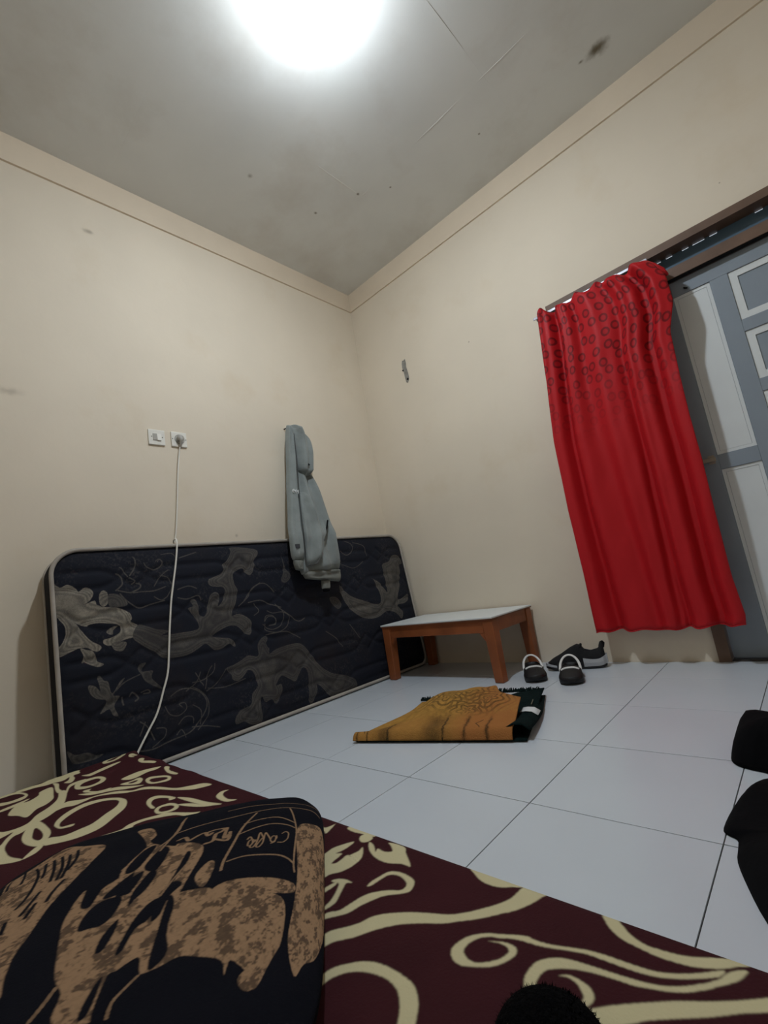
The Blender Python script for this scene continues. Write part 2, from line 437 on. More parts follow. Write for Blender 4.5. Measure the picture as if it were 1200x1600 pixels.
DAMASK = [
(0.95,0,'-2160,799 -2132,781 -2107,789 -2078,770 -2070,756 -2048,771 -2026,762 -2020,741 -2033,716 -2053,701 -2018,712 -2012,695 -2004,690 -1989,681 -1950,675 -1914,661 -1890,641 -1884,617 -1890,604 -1862,585 -1857,566 -1879,543 -1892,536 -1921,533 -1947,525 -1979,520 -1999,533 -1996,548 -1968,551 -1935,567 -1929,588 -1940,599 -1956,606 -2010,618 -2044,617 -2052,612 -2077,623 -2105,644 -2143,661 -2161,683'),
(0.85,0,'-2143,661 -2108,649 -2085,624 -2065,586 -2042,552 -2013,529 -2008,516 -2022,506 -2041,514 -2058,528 -2084,531 -2095,529 -2124,519 -2152,511 -2162,519 -2157,542 -2139,559 -2125,589 -2126,627'),
(0.8,0,'-2080,529 -2061,520 -2039,510 -2028,482 -2025,467 -2005,452 -2022,445 -2048,457 -2069,474 -2078,474 -2072,497'),
(0.6,0,'-1982,580 -1961,594 -1940,595 -1958,580 -1963,563 -1979,568'),
(0.8,0,'-1999,734 -1984,750 -1969,739 -1967,711 -1973,690 -1989,683 -2000,698'),
(0.4,0,'-1965,729 -1937,730 -1913,714 -1895,688 -1900,675 -1934,673 -1965,680'),
(0.6,0,'-1966,529 -1918,524 -1918,506 -1934,489 -1957,496 -1968,512'),
(0.4,0,'-1862,585 -1828,575 -1790,554 -1736,537 -1772,523 -1700,520 -1630,518 -1600,529 -1611,575 -1629,606 -1638,624 -1615,632 -1622,661 -1599,663 -1590,628 -1591,594 -1571,574 -1550,599 -1528,665 -1495,685 -1475,658 -1494,614 -1466,634 -1446,679 -1455,704 -1503,712 -1525,729 -1516,752 -1457,770 -1435,792 -1437,817 -1408,840 -1381,882 -1377,907 -1303,903 -1228,886 -1226,859 -1253,828 -1255,796 -1288,751 -1314,763 -1330,790 -1365,780 -1388,763 -1389,714 -1376,676 -1399,613 -1428,557 -1389,560 -1341,531 -1326,499 -1342,448 -1373,460 -1411,502 -1461,508 -1538,479 -1505,462 -1458,450 -1431,424 -1434,405 -1462,425 -1501,410 -1542,413 -1578,448 -1614,434 -1660,417 -1713,415 -1773,426 -1801,454 -1842,486 -1888,536'),
(0.36,0,'-1497,314 -1453,323 -1414,334 -1373,349 -1321,334 -1305,372 -1250,361 -1261,328 -1211,346 -1122,353 -1051,342 -1006,288 -978,244 -941,190 -882,145 -825,123 -766,101 -710,63 -710,23 -812,12 -903,22 -951,72 -990,112 -1000,70 -1040,23 -1058,43 -1050,98 -1040,183 -1060,218 -1093,196 -1127,162 -1166,186 -1205,209 -1246,171 -1213,169 -1217,129 -1255,85 -1282,113 -1315,109 -1333,140 -1346,91 -1341,37 -1371,21 -1413,35 -1439,55 -1482,56 -1485,82 -1452,110 -1398,120 -1382,167 -1346,197 -1358,261 -1385,281 -1411,260 -1443,245 -1471,256 -1474,282'),
(0.4,0,'-1302,393 -1280,420 -1248,418 -1261,392 -1289,376'),
(0.5,0,'-692,629 -626,556 -519,509 -389,469 -356,522 -388,630 -400,643 -331,600 -284,536 -276,666 -274,726 -197,745 -148,785 -77,774 -58,721 -99,712 -111,651 -153,556 -194,489 -164,473 -81,499 -84,463 -139,440 -212,438 -174,391 -201,342 -246,390 -324,414 -415,388 -508,392 -601,434 -668,508 -692,575'),
(0.5,0,'-2064,382 -2041,374 -2025,352 -2030,403 -2020,410 -2008,387 -1995,379 -1985,332 -1954,369 -1934,381 -1945,366 -1981,326 -1959,314 -1981,281 -1970,243 -1988,249 -1999,276 -2022,269 -2031,269 -2011,295 -2010,314 -2040,327 -2060,352'),
(0.38,0,'-1880,402 -1871,421 -1847,421 -1862,403 -1864,388 -1823,383 -1831,353 -1790,300 -1825,319 -1858,349 -1870,378'),
(0.4,0,'-2144,169 -2121,148 -2084,144 -2056,125 -2030,120 -2057,111 -2099,113 -2127,119 -2141,146'),
(0.3,0,'-1073,864 -1066,781 -1038,723 -1078,687 -1106,703 -1078,761'),
(0.3,0,'-791,562 -738,560 -708,514 -736,487 -776,518'),
(0.3,0,'-1314,380 -1295,409 -1264,424 -1248,418 -1264,391 -1256,359 -1256,323 -1287,307 -1311,324'),
(0.35,3,'-1810,857 -1800,836 -1769,823 -1740,836 -1730,856 -1741,869 -1751,857'),
(0.35,5,'-1875,804 -1850,840 -1846,874 -1854,889'),
(0.35,5,'-1935,744 -1908,769 -1909,802 -1929,818'),
(0.35,4,'-1927,743 -1878,728 -1834,727 -1780,725 -1727,739'),
(0.35,4,'-1920,728 -1894,692 -1850,658 -1805,666 -1739,676'),
(0.35,5,'-1878,728 -1842,742 -1835,761 -1852,768'),
(0.35,4,'-1884,800 -1902,835 -1914,845'),
(0.35,4,'-1876,794 -1856,778 -1870,765'),
(0.35,3,'-1770,822 -1743,831 -1730,852 -1743,870 -1760,860'),
(0.35,3,'-1730,891 -1681,894 -1663,864'),
(0.35,3,'-1778,746 -1742,792 -1707,816'),
(0.35,4,'-1649,869 -1598,883 -1562,893'),
(0.35,4,'-1676,718 -1624,729 -1586,713'),
(0.35,4,'-1680,680 -1638,668 -1585,679 -1571,654'),
(0.35,3,'-1250,498 -1225,519 -1184,506 -1183,474 -1212,473'),
(0.35,3,'-1226,550 -1193,533 -1134,530 -1094,498 -1120,451 -1177,430 -1246,448 -1252,486'),
(0.35,4,'-1327,608 -1257,611 -1205,585 -1136,556'),
(0.35,3,'-1747,792 -1712,778 -1700,737 -1727,691'),
(0.35,3,'-1783,698 -1755,679 -1727,691'),
(0.35,3,'-1382,598 -1322,639 -1294,679 -1240,704'),
(0.35,3,'-1295,598 -1274,558 -1306,538'),
(0.35,3,'-1971,338 -1935,364 -1875,380'),
(0.35,5,'-1922,304 -1911,316 -1889,290 -1905,279'),
(0.35,5,'-1950,307 -1948,276'),
(0.35,4,'-1877,307 -1851,311 -1842,298 -1868,300'),
(0.35,3,'-1788,225 -1776,190 -1740,173 -1704,190 -1706,217 -1729,218 -1719,202'),
(0.35,4,'-1762,260 -1721,276 -1665,267 -1618,226 -1613,174 -1656,121 -1700,92 -1772,85 -1851,76 -1905,85'),
(0.35,3,'-1695,263 -1645,289 -1621,329'),
(0.35,3,'-1608,251 -1586,315 -1563,344'),
(0.35,4,'-1893,195 -1867,166 -1843,108'),
(0.35,4,'-1899,142 -1874,189'),
(0.35,3,'-1833,151 -1798,139 -1807,106 -1856,83'),
(0.35,3,'-1744,138 -1714,160 -1681,150 -1679,123'),
(0.35,3,'-1754,99 -1731,113 -1719,77'),
(0.35,3,'-1664,274 -1630,247 -1603,203 -1613,133 -1664,90'),
(0.35,3,'-1604,240 -1547,262 -1497,314'),
(0.35,3,'-1644,330 -1614,267'),
(0.35,3,'-1674,199 -1641,166 -1649,109'),
(0.35,3,'-1686,109 -1625,95 -1563,70'),
(0.35,3,'-1662,292 -1610,291 -1560,316 -1548,351'),
(0.35,3,'-1596,250 -1510,234 -1406,246'),
(0.35,3,'-1251,500 -1236,525 -1195,518 -1182,479 -1225,473'),
(0.35,3,'-1264,485 -1219,450 -1152,465 -1128,526 -1172,579'),
(0.35,4,'-1155,558 -1098,512 -1039,465 -989,476'),
(0.35,4,'-620,844 -584,813 -524,838 -519,884 -572,910'),
(0.35,4,'-500,895 -413,867 -403,795'),
(0.35,4,'-865,376 -800,324 -761,267'),
(0.35,4,'-674,383 -614,289'),
(0.35,4,'-1254,429 -1128,424 -1048,372'),
(0.35,3,'-655,768 -548,725 -444,763'),
(0.35,3,'-1349,622 -1278,685 -1214,697 -1160,643'),
]
PILLOW_PRINT = [
(1,0,'-168,21 -250,19 -299,34 -335,83 -379,81 -548,95 -622,155 -626,288 -597,348 -555,428 -513,428 -482,386 -508,373 -444,321 -435,362 -413,315 -337,286 -279,270 -235,288 -190,301 -206,279 -215,212 -190,106'),
(1,0,'-642,-266 -744,-330 -893,-317 -991,-115 -998,212 -864,368 -764,390 -715,428 -657,293 -671,143 -671,-6'),
(1,0,'-81,-219 -77,-286 -168,-246 -201,-192 -192,-57 -188,61 -195,175 -201,288 -184,304 -135,379 -112,408 -23,379 1,295 52,230 119,97 157,17 172,-66 164,-112 139,-34 103,-23 106,-101 75,-143 81,-181 68,-281 34,-350'),
(1,0,'731,-388 702,-451 608,-555 537,-604 388,-522 261,-442 255,-299 257,-161 264,-63 248,39 235,112 208,179 208,215'),
(1,0,'170,-553 117,-557 50,-430 55,-373 -61,-279 -157,-239 -108,-208 -1,-253 30,-188 86,-190 48,-319'),
(1,0,'-301,41 -362,14 -535,21 -651,57 -662,101 -548,95 -379,83 -335,83'),
(1,0,'-217,-50 -241,-115 -268,-106 -279,-46 -270,12 -246,6'),
(1,0,'-484,384 -524,357 -580,366 -562,428 -533,430'),
(0,0,'70,-192 57,-310 14,-326 21,-192 50,-159'),
(0,0,'3,-177 -17,-288 -57,-259 -52,-148'),
(0,0,'81,-55 61,-115 28,-159 26,-72 59,-48'),
(0,0,'39,-48 32,-121 -6,-157 -6,-61 8,-46'),
(0,0,'81,81 97,6 72,-39 14,-39 -3,37 10,81 48,86'),
(0,0,'-34,23 -14,-52 -30,-148 -59,-128 -55,-52 -39,-8'),
(0,0,'-126,14 -130,-110 -137,-208 -159,-179 -141,-52 -123,8'),
(0,0,'-135,106 -121,26 -141,-52 -181,-30 -157,17 -155,88'),
(0,0,'-83,204 -77,126 -86,55 -108,17 -130,23 -126,97 -101,123 -97,197'),
(0,0,'-21,184 -12,128 -28,70 -41,115 -41,175'),
(0,0,'-201,288 -170,135 -157,17 -186,55 -201,155 -232,228 -230,268'),
(0,0,'-110,277 -155,235 -177,279 -184,304 -130,288'),
(0,0,'-83,390 -77,319 -86,275 -99,335 -101,386'),
(0,0,'-101,306 -106,268 -181,299 -141,382 -152,422 -119,410'),
(0,2.6,'713,-430 722,-424 613,-290'),
(0,2.6,'682,-477 597,-375 555,-308'),
(0,2.6,'584,-439 482,-319 422,-177 415,-117'),
(0,2.6,'544,-455 473,-348 446,-293'),
(0,2.6,'502,-453 428,-346 377,-244'),
(0,2.6,'466,-459 386,-335 350,-241'),
(0,2.6,'417,-442 368,-350 333,-244'),
(0,2.6,'404,-482 350,-377 339,-293'),
(0,2.6,'731,-399 626,-270'),
(0,2.6,'377,-190 364,-119 359,-70'),
(0,2.6,'308,-224 306,-157 295,-108'),
(0,2.6,'339,-117 328,-52'),
(0,2.6,'397,-57 370,-6'),
(0.9,1.6,'-43,-395 -126,-428 -224,-453 -335,-464 -462,-459 -562,-464 -657,-471 -769,-473 -878,-435'),
(0.9,1.2,'-230,-560 -333,-560 -459,-539 -564,-557 -700,-566 -804,-539 -933,-511'),
(0.9,1.8,'-382,-444 -335,-317 -315,-192 -306,-103 -310,-43'),
(0.9,1.8,'-577,-453 -611,-348 -637,-241 -640,-132 -642,-39 -653,3'),
(0.9,1.3,'-337,-344 -404,-359 -508,-355 -615,-310'),
(0.9,1.3,'-330,-266 -399,-297 -479,-308 -575,-288 -624,-266'),
(0.9,1.6,'-321,-90 -382,-106 -466,-101 -548,-88 -604,-66 -642,-39'),
(0.9,1.4,'-30,-615 -41,-426 -28,-346 -19,-266'),
(0.9,1.4,'-34,-560 -34,-384 -3,-308'),
(1.2,1.1,'-531,-168 -562,-164 -586,-186 -586,-224 -566,-237 -546,-226'),
(1.2,1.1,'-517,-210 -497,-217 -488,-192 -504,-175 -519,-195 -517,-215 -513,-175 -493,-168'),
(1.2,1.1,'-488,-197 -459,-246 -453,-235 -451,-181 -437,-155 -424,-166 -444,-215'),
(1.2,1.1,'-453,-208 -430,-253 -424,-239 -422,-192 -410,-159 -395,-168 -415,-210'),
(1.2,1.1,'-417,-199 -395,-215 -382,-201 -384,-175 -399,-177 -402,-201 -384,-235 -373,-219'),
(0.9,2.6,'-70,-317 -95,-326 -119,-288 -139,-304 -170,-328 -192,-293 -206,-313'),
(0.9,2.6,'-195,-235 -224,-246 -224,-293 -246,-310 -261,-335 -266,-253 -286,-281'),
(0.9,2.6,'-184,-324 -212,-337 -261,-335'),
(0.9,2.6,'-226,-257 -284,-235 -284,-295'),
(0.8,1.4,'-184,304 -166,335 -150,368 -155,410'),
(0.7,2,'28,266 32,315 39,357'),
(0.8,1.2,'-123,6 -135,-61 -157,-135'),
]

# ------------------------------------------------------------------ materials
M_wall = mat('wall_paint', lin(230, 217, 197), 0.75, 0.25, noise=0.06, nscale=1.6, bump=0.12, bscale=14)
M_trim = mat('trim_paint', lin(227, 211, 189), 0.75, 0.25, noise=0.05, nscale=4)
M_ceil = mat('ceiling_paint', lin(226, 226, 222), 0.85, 0.2, noise=0.10, nscale=1.3, bump=0.05, bscale=30)
M_tile = mat('white_tile', lin(205, 212, 220), 0.22, 0.4, noise=0.03, nscale=3)
M_grout = mat('grout', lin(70, 66, 62), 0.9, 0.2)
M_frame = mat('brown_frame', lin(112, 88, 72), 0.55, 0.4, noise=0.25, nscale=9)
M_door = mat('grey_blue_paint', lin(142, 152, 162), 0.45, 0.4, noise=0.05, nscale=7)
M_white_paint = mat('white_panel_paint', lin(226, 230, 230), 0.45, 0.4, noise=0.04, nscale=5)
M_dark = mat('dark_gap', lin(24, 22, 22), 0.8, 0.2)
M_glass = mat('dusty_glass', lin(88, 112, 132), 0.25, 0.5)
M_metal = mat('pale_metal', lin(165, 165, 172), 0.35, 0.5, metal=0.5)
M_rust = mat('old_metal', lin(170, 160, 145), 0.5, 0.5, metal=0.3)
M_plastic = mat('white_plastic', lin(232, 228, 218), 0.35, 0.5)
M_plastic_grey = mat('grey_plastic', lin(172, 168, 160), 0.4, 0.5)
M_navy = mat('mattress_border', lin(26, 25, 29), 0.85, 0.2, noise=0.2, nscale=20)
M_piping = mat('piping_cloth', lin(176, 168, 158), 0.8, 0.2, noise=0.15, nscale=12)
M_wood = mat('varnished_wood', lin(150, 84, 46), 0.45, 0.4, noise=0.35, nscale=7)
M_wood_dark = mat('worn_wood_foot', lin(128, 84, 62), 0.6, 0.3, noise=0.3, nscale=12)
M_lam = mat('white_laminate', lin(226, 230, 230), 0.35, 0.45, noise=0.04, nscale=6)
M_jacket = mat('grey_fleece', lin(134, 140, 138), 0.95, 0.15, noise=0.12, nscale=14, bump=0.25, bscale=45, sheen=0.2)
M_jacket_rib = mat('grey_rib_knit', lin(122, 124, 118), 0.95, 0.15, noise=0.15, nscale=30)
M_black_rubber = mat('black_rubber', lin(17, 17, 20), 0.55, 0.4)
M_black_cloth = mat('black_cloth', lin(10, 10, 13), 0.95, 0.1, noise=0.3, nscale=14, bump=0.2, bscale=30)
M_black_fuzz = mat('black_fuzzy_knit', lin(8, 8, 9), 1.0, 0.05, bump=0.8, bscale=160)
M_white_rubber = mat('white_rubber', lin(228, 228, 226), 0.5, 0.4)
M_grey_sole = mat('pale_grey_foam', lin(176, 178, 182), 0.6, 0.3)
M_black_mesh = mat('black_shoe_mesh', lin(22, 22, 25), 0.75, 0.3, noise=0.3, nscale=60, bump=0.3, bscale=200)
M_label = mat('white_label', lin(225, 228, 228), 0.7, 0.2)
M_patch = mat('bare_plaster', lin(150, 146, 138), 0.95, 0.1, noise=0.3, nscale=40, bump=0.6, bscale=90)

# ------------------------------------------------------------------ room shell
H = 2.976
X1, Y1 = 3.35, -3.65
HG = 2.824


def spots(m, pts, col):
    """stains of their own on a surface: (centre, radius, strength)"""
    nt = m.node_tree
    geo = nt.nodes.new('ShaderNodeNewGeometry')
    n = nt.nodes.new('ShaderNodeTexNoise')
    n.inputs['Scale'].default_value = 22
    nt.links.new(geo.outputs['Position'], n.inputs['Vector'])
    for c, r, s, st in pts:
        vm = nt.nodes.new('ShaderNodeVectorMath')
        vm.operation = 'SUBTRACT'
        vm.inputs[1].default_value = c
        nt.links.new(geo.outputs['Position'], vm.inputs[0])
        sc = nt.nodes.new('ShaderNodeVectorMath')
        sc.operation = 'MULTIPLY'
        sc.inputs[1].default_value = st
        nt.links.new(vm.outputs[0], sc.inputs[0])
        ln = nt.nodes.new('ShaderNodeVectorMath')
        ln.operation = 'LENGTH'
        nt.links.new(sc.outputs[0], ln.inputs[0])
        ad = nt.nodes.new('ShaderNodeMath')
        ad.operation = 'MULTIPLY_ADD'
        ad.inputs[1].default_value = r * 1.2
        nt.links.new(n.outputs['Fac'], ad.inputs[0])
        nt.links.new(ln.outputs['Value'], ad.inputs[2])
        mr = nt.nodes.new('ShaderNodeMapRange')
        mr.interpolation_type = 'SMOOTHSTEP'
        mr.inputs[1].default_value = r * 1.7
        mr.inputs[2].default_value = r * 0.5
        mr.inputs[3].default_value = 0
        mr.inputs[4].default_value = s
        nt.links.new(ad.outputs[0], mr.inputs[0])
        add_socket_mix(m, mr.outputs[0], col)


def cloud(m, scale, lo, hi, s, col):
    nt = m.node_tree
    geo = nt.nodes.new('ShaderNodeNewGeometry')
    n = nt.nodes.new('ShaderNodeTexNoise')
    n.inputs['Scale'].default_value = scale
    n.inputs['Detail'].default_value = 6
    n.inputs['Roughness'].default_value = 0.6
    nt.links.new(geo.outputs['Position'], n.inputs['Vector'])
    mr = nt.nodes.new('ShaderNodeMapRange')
    mr.inputs[1].default_value = lo
    mr.inputs[2].default_value = hi
    mr.inputs[3].default_value = 0
    mr.inputs[4].default_value = s
    nt.links.new(n.outputs['Fac'], mr.inputs[0])
    add_socket_mix(m, mr.outputs[0], col)


cloud(M_ceil, 1.7, 0.5, 0.72, 0.45, lin(192, 184, 172))
spots(M_ceil, [((2.115, -0.255, H), 0.045, 0.9, (0.6, 1, 1)), ((2.04, -0.262, H), 0.012, 0.9, (0.6, 1, 1)),
               ((0.503, -1.212, H), 0.02, 0.6, (1, 1, 1)), ((0.79, -0.628, H), 0.012, 0.8, (1, 1, 1)),
               ((0.52, -0.75, H), 0.012, 0.8, (1, 1, 1)), ((0.95, -0.5, H), 0.008, 0.8, (1, 1, 1)),
               ((1.5, -0.35, H), 0.008, 0.8, (1, 1, 1)), ((2.55, -0.45, H), 0.015, 0.8, (1, 1, 1))], lin(88, 74, 40))
cloud(M_wall, 2.2, 0.56, 0.75, 0.25, lin(205, 180, 140))
spots(M_wall, [((0, -1.9, 2.62), 0.035, 0.5, (1, 1, 2)), ((0, -2.25, 1.66), 0.05, 0.35, (1, 0.6, 2)),
               ((1.0, 0, 2.06), 0.006, 0.8, (1, 1, 1)), ((2.4, 0, 2.15), 0.006, 0.8, (1, 1, 1)), ((0, -1.25, 0.99), 0.012, 0.4, (1, 1, 1))], lin(120, 104, 80))

# floor: dark bed of grout and one object per tile
floor = struct(MB().box(-0.15, X1 + .15, Y1 - .15, 0.15, -0.12, -0.0035).build('floor', M_grout))
gx = [0.0] + [0.1099 + 0.4 * k for k in range(9) if 0.1099 + 0.4 * k < X1] + [X1]
gy = [Y1] + [-1.5118 + 0.4 * k for k in range(-5, 4) if Y1 < -1.5118 + 0.4 * k < 0] + [0.0]
tile_cache = {}
for i in range(len(gx) - 1):
    for j in range(len(gy) - 1):
        w, d = gx[i + 1] - gx[i], gy[j + 1] - gy[j]
        key = (round(w, 3), round(d, 3))
        if key not in tile_cache:
            o = MB().box(-w / 2 + .0012, w / 2 - .0012, -d / 2 + .0012, d / 2 - .0012, -0.009, 0, 0.0008).build('tile', M_tile)
            tile_cache[key] = o.data
        else:
            o = bpy.data.objects.new('tile', tile_cache[key])
            COL.objects.link(o)
        o.location = ((gx[i] + gx[i + 1]) / 2, (gy[j] + gy[j + 1]) / 2, rnd.uniform(-.0004, 0))
        o.parent = floor

# ceiling: slab and one object per board, thin uneven joints
ceiling = struct(MB().box(-0.15, X1 + .15, Y1 - .15, 0.15, H + 0.0025, H + 0.15).build('ceiling', M_ceil))
cx = [0.0, 0.79, 1.68, 2.57, X1]
cy = [Y1, -3.0, -1.8, -0.6, 0.0]
for i in range(4):
    for j in range(4):
        dz = 0.0
        o = MB().box(cx[i] + .0001, cx[i + 1] - .0001, cy[j] + .0001, cy[j + 1] - .0001, H + dz, H + .012, 0.0).build('ceiling_board', M_ceil)
        o.parent = ceiling
# filler ridges along a few joints
for (a, b) in [((1.25, -0.6), (1.52, -0.6)), ((1.66, -0.6), (1.9, -0.6)), ((0.79, -0.64), (0.79, -0.95)), ((0.8, -0.6), (0.87, -0.6)), ((1.68, -0.78), (1.68, -1.1))]:
    o = MB().tube([(a[0], a[1], H + .0005), ((a[0] + b[0]) / 2, (a[1] + b[1]) / 2 + .002, H), (b[0], b[1], H + .0005)], 0.0013, 6).build('filler_ridge', mat('filler', lin(215, 212, 205), 0.8))
    o.parent = ceiling

DX0, DX1, DZ = 1.525, 3.05, 2.012      # outer edges of the joined window and door frame
DXL = 1.918                            # where the door's own opening starts
SILL = 0.80
wall_left = struct(MB().box(-0.15, 0, Y1 - .15, 0.15, -0.12, H + .15).build('wall_left', M_wall))
wb = MB()
wb.box(0, DX0, 0, 0.15, -0.12, H + .15)
wb.box(DX0, DX1, 0, 0.15, DZ, H + .15)
wb.box(DX1, X1 + .15, 0, 0.15, -0.12, H + .15)
wb.box(DX0, DXL, 0, 0.15, -0.12, SILL)
wall_back = struct(wb.build('wall_back', M_wall))
wall_right = struct(MB().box(X1, X1 + .15, Y1 - .15, 0, -0.12, H + .15).build('wall_right', M_wall))
wall_front = struct(MB().box(0, X1, Y1 - .15, Y1, -0.12, H + .15).build('wall_front', M_wall))
struct(MB().box(0, 0.012, Y1, 0, HG, H).build('trim_1', M_trim))
struct(MB().box(0.012, X1, -0.012, 0, HG, H).build('trim_2', M_trim))

# bare plaster patch, broken edge, child of the back wall
pp = [(0.428, 2.17), (0.436, 2.19), (0.452, 2.188), (0.462, 2.196), (0.467, 2.17), (0.464, 2.13), (0.470, 2.09), (0.474, 2.05), (0.468, 2.025), (0.455, 2.008), (0.44, 2.02), (0.436, 2.06), (0.434, 2.10), (0.426, 2.14)]
bmv = [(x, -0.0025, z) for x, z in pp] + [(x + (0.45 - x) * .1, -0.004, z + (2.1 - z) * .05) for x, z in pp]
n_ = len(pp)
o = obj('plaster_patch', bmv, [(i, (i + 1) % n_, n_ + (i + 1) % n_, n_ + i) for i in range(n_)] + [tuple(range(n_, 2 * n_))], M_patch)
o.parent = wall_back
o = MB().tube([(0.431, -0.001, 2.115), (0.431, -0.007, 2.115)], 0.006, 8).build('nail_hole', M_dark)
o.parent = wall_back
o = MB().tube([(0.461, -0.001, 2.035), (0.461, -0.007, 2.035)], 0.008, 8).build('nail_hole', M_dark)
o.parent = wall_back

# ------------------------------------------------------------------ ceiling bulb
BX, BY = 1.40, -1.475
lamp = thing('ceiling_lamp', 'bright white round bulb lamp on the grey ceiling', 'lamp', (BX, BY, H))
MB().lathe([(0.045, 0), (0.045, -0.012), (0.030, -0.022), (0.024, -0.055), (0.020, -0.056), (0.0, -0.056)], (BX, BY, H)).build('lamp_holder', M_plastic, lamp, True)
MB().lathe([(0.016, -0.050), (0.018, -0.060), (0.030, -0.074), (0.0478, -0.083)], (BX, BY, H)).build('bulb_base', M_plastic, lamp, True)
mb_ = bpy.data.materials.new('bulb_glow')
mb_.use_nodes = True
nt = mb_.node_tree
nt.nodes.clear()
em = nt.nodes.new('ShaderNodeEmission')
em.inputs[0].default_value = (*BULB_COLOR, 1)
em.inputs[1].default_value = BULB_STRENGTH
ou = nt.nodes.new('ShaderNodeOutputMaterial')
nt.links.new(em.outputs[0], ou.inputs[0])
prof = [(0.048, -0.0835), (0.0495, -0.087)] + [(0.050 * math.cos(a), -0.090 - 0.017 * math.sin(a)) for a in [k * math.pi / 16 for k in range(9)]]
MB().lathe(prof, (BX, BY, H)).build('bulb', mb_, lamp, True)

# ------------------------------------------------------------------ door and window in the back wall
FY0, FY1 = -0.012, 0.11
door = struct(bpy.data.objects.new('door_1', None))
COL.objects.link(door)
fr = MB()
fr.box(DX0, DX1, FY0, 0.078, 1.972, DZ)            # head across window and door
fr.build('frame_head', M_frame, door)
MB().box(DXL, 1.966, FY0, FY1, 0, 1.972).build('frame_jamb', M_frame, door)
MB().box(3.0, DX1, FY0, FY1, 0, 1.972).build('frame_jamb', M_frame, door)
MB().box(1.966, 3.0, FY0 + .008, FY1, 1.822, 1.874).build('transom_bar', M_frame, door)
# transom board with slits of daylight along its top
tb = MB().box(1.966, 3.0, 0.07, 0.073, 1.874, 1.966)
dash = [(2.071, 2.101), (2.124, 2.152), (2.195, 2.223), (2.240, 2.289), (2.310, 2.341), (2.484, 2.513), (2.64, 2.70)]
xp = 1.966
for a, b in dash + [(3.0, 3.0)]:
    if a > xp:
        tb.box(xp, a, 0.07, 0.073, 1.966, 1.972)
    xp = b
tb.build('transom_pane', M_glass, door)
LY0, LY1 = 0.035, 0.070                            # leaf front and back
leaf = MB()
xs = [1.966 + .004, 2.112, 2.263, 2.333, 2.64, 2.71, 2.862, 2.996]
zt, zb = 1.818, 0.012
leaf.box(xs[0], xs[7], LY0 + .014, LY1, zb, zt)                 # core board
lf = leaf.build('door_leaf', M_door, door)


def rail(x0, x1, z0, z1, name='stile'):
    return MB().box(x0, x1, LY0, LY0 + .0145, z0, z1, 0.002).build(name, M_door, door)


rail(xs[0], xs[1], zb, zt)
rail(xs[2], xs[3], zb, 1.742)
rail(xs[4], xs[5], zb, 1.742)
rail(xs[6], xs[7], zb, zt)
rail(xs[1], xs[6], 1.742, zt, 'rail')
for (a, b) in ((xs[1], xs[2]), (xs[5], xs[6])):
    rail(a, b, 0.862, 0.932, 'rail')
    rail(a, b, zb, 0.075, 'rail')
mid = [1.742, 1.505, 1.448, 1.218, 1.160, 0.930, 0.872, 0.62, 0.56, 0.30, 0.24]
for k in range(1, 9, 2):
    rail(xs[3], xs[4], mid[k + 1], mid[k], 'rail')
rail(xs[3], xs[4], zb, 0.30, 'rail')


def panel(x0, x1, z0, z1, inner, w=0.022):
    p = MB()
    y0, y1 = LY0 + .006, LY0 + .0145
    p.box(x0, x0 + w, y0, y1, z0, z1)
    p.box(x1 - w, x1, y0, y1, z0, z1)
    p.box(x0 + w, x1 - w, y0, y1, z1 - w, z1)
    p.box(x0 + w, x1 - w, y0, y1, z0, z0 + w)
    fr_ = p.build('panel_moulding', M_white_paint, door)
    return MB().box(x0 + w + .001, x1 - w - .001, LY0 + .008 if inner is M_white_paint else LY0 + .011, LY0 + .0142, z0 + w + .001, z1 - w - .001).build('panel_board', inner, door)


for (a, b) in ((xs[1], xs[2]), (xs[5], xs[6])):
    panel(a + .001, b - .001, 0.933, 1.741, M_white_paint, 0.014)
    panel(a + .001, b - .001, 0.076, 0.861, M_white_paint, 0.014)
panel(xs[3] + .001, xs[4] - .001, 1.506, 1.741, M_door, .03)
panel(xs[3] + .001, xs[4] - .001, 1.219, 1.447, M_door, .03)
panel(xs[3] + .001, xs[4] - .001, 0.931, 1.159, M_white_paint)
panel(xs[3] + .001, xs[4] - .001, 0.621, 0.871, M_door)
panel(xs[3] + .001, xs[4] - .001, 0.301, 0.559, M_white_paint)
lt = MB().box(2.03, 2.105, 0.017, 0.030, 0.905, 0.925, 0.003)
lt.box(2.075, 2.10, 0.030, 0.036, 0.895, 0.935)
lt.build('latch', M_rust, door)
MB().box(1.970, 2.996, 0.0, 0.03, 1.819, 1.8225).build('door_gap', M_dark, door)
MB().box(DXL, 3.0, 0.0, 0.14, -0.004, 0.004).build('threshold', M_grout, door)
MB().tube([(2.165, 0.034, 1.768), (2.168, 0.028, 1.762), (2.178, 0.026, 1.756)], 0.004, 6).build('nail', M_dark, door)
win = struct(bpy.data.objects.new('window_1', None))
COL.objects.link(win)
MB().box(DX0, DX0 + .045, FY0, FY1, SILL, 1.972).build('window_frame', M_frame, win)
MB().box(DX0 + .045, DXL, FY0, FY1, SILL, SILL + .05).build('window_frame', M_frame, win)
mg = mat('window_pane_glass', lin(60, 70, 80), 0.08, 0.5)
mg.node_tree.nodes['Principled BSDF'].inputs['Transmission Weight'].default_value = 0.6
MB().box(DX0 + .045, DXL, 0.05, 0.056, SILL + .05, 1.972).build('window_pane', mg, win)
for o in list(door.children) + list(win.children):
    if o.name.split('.')[0] == 'frame_head':
        pass

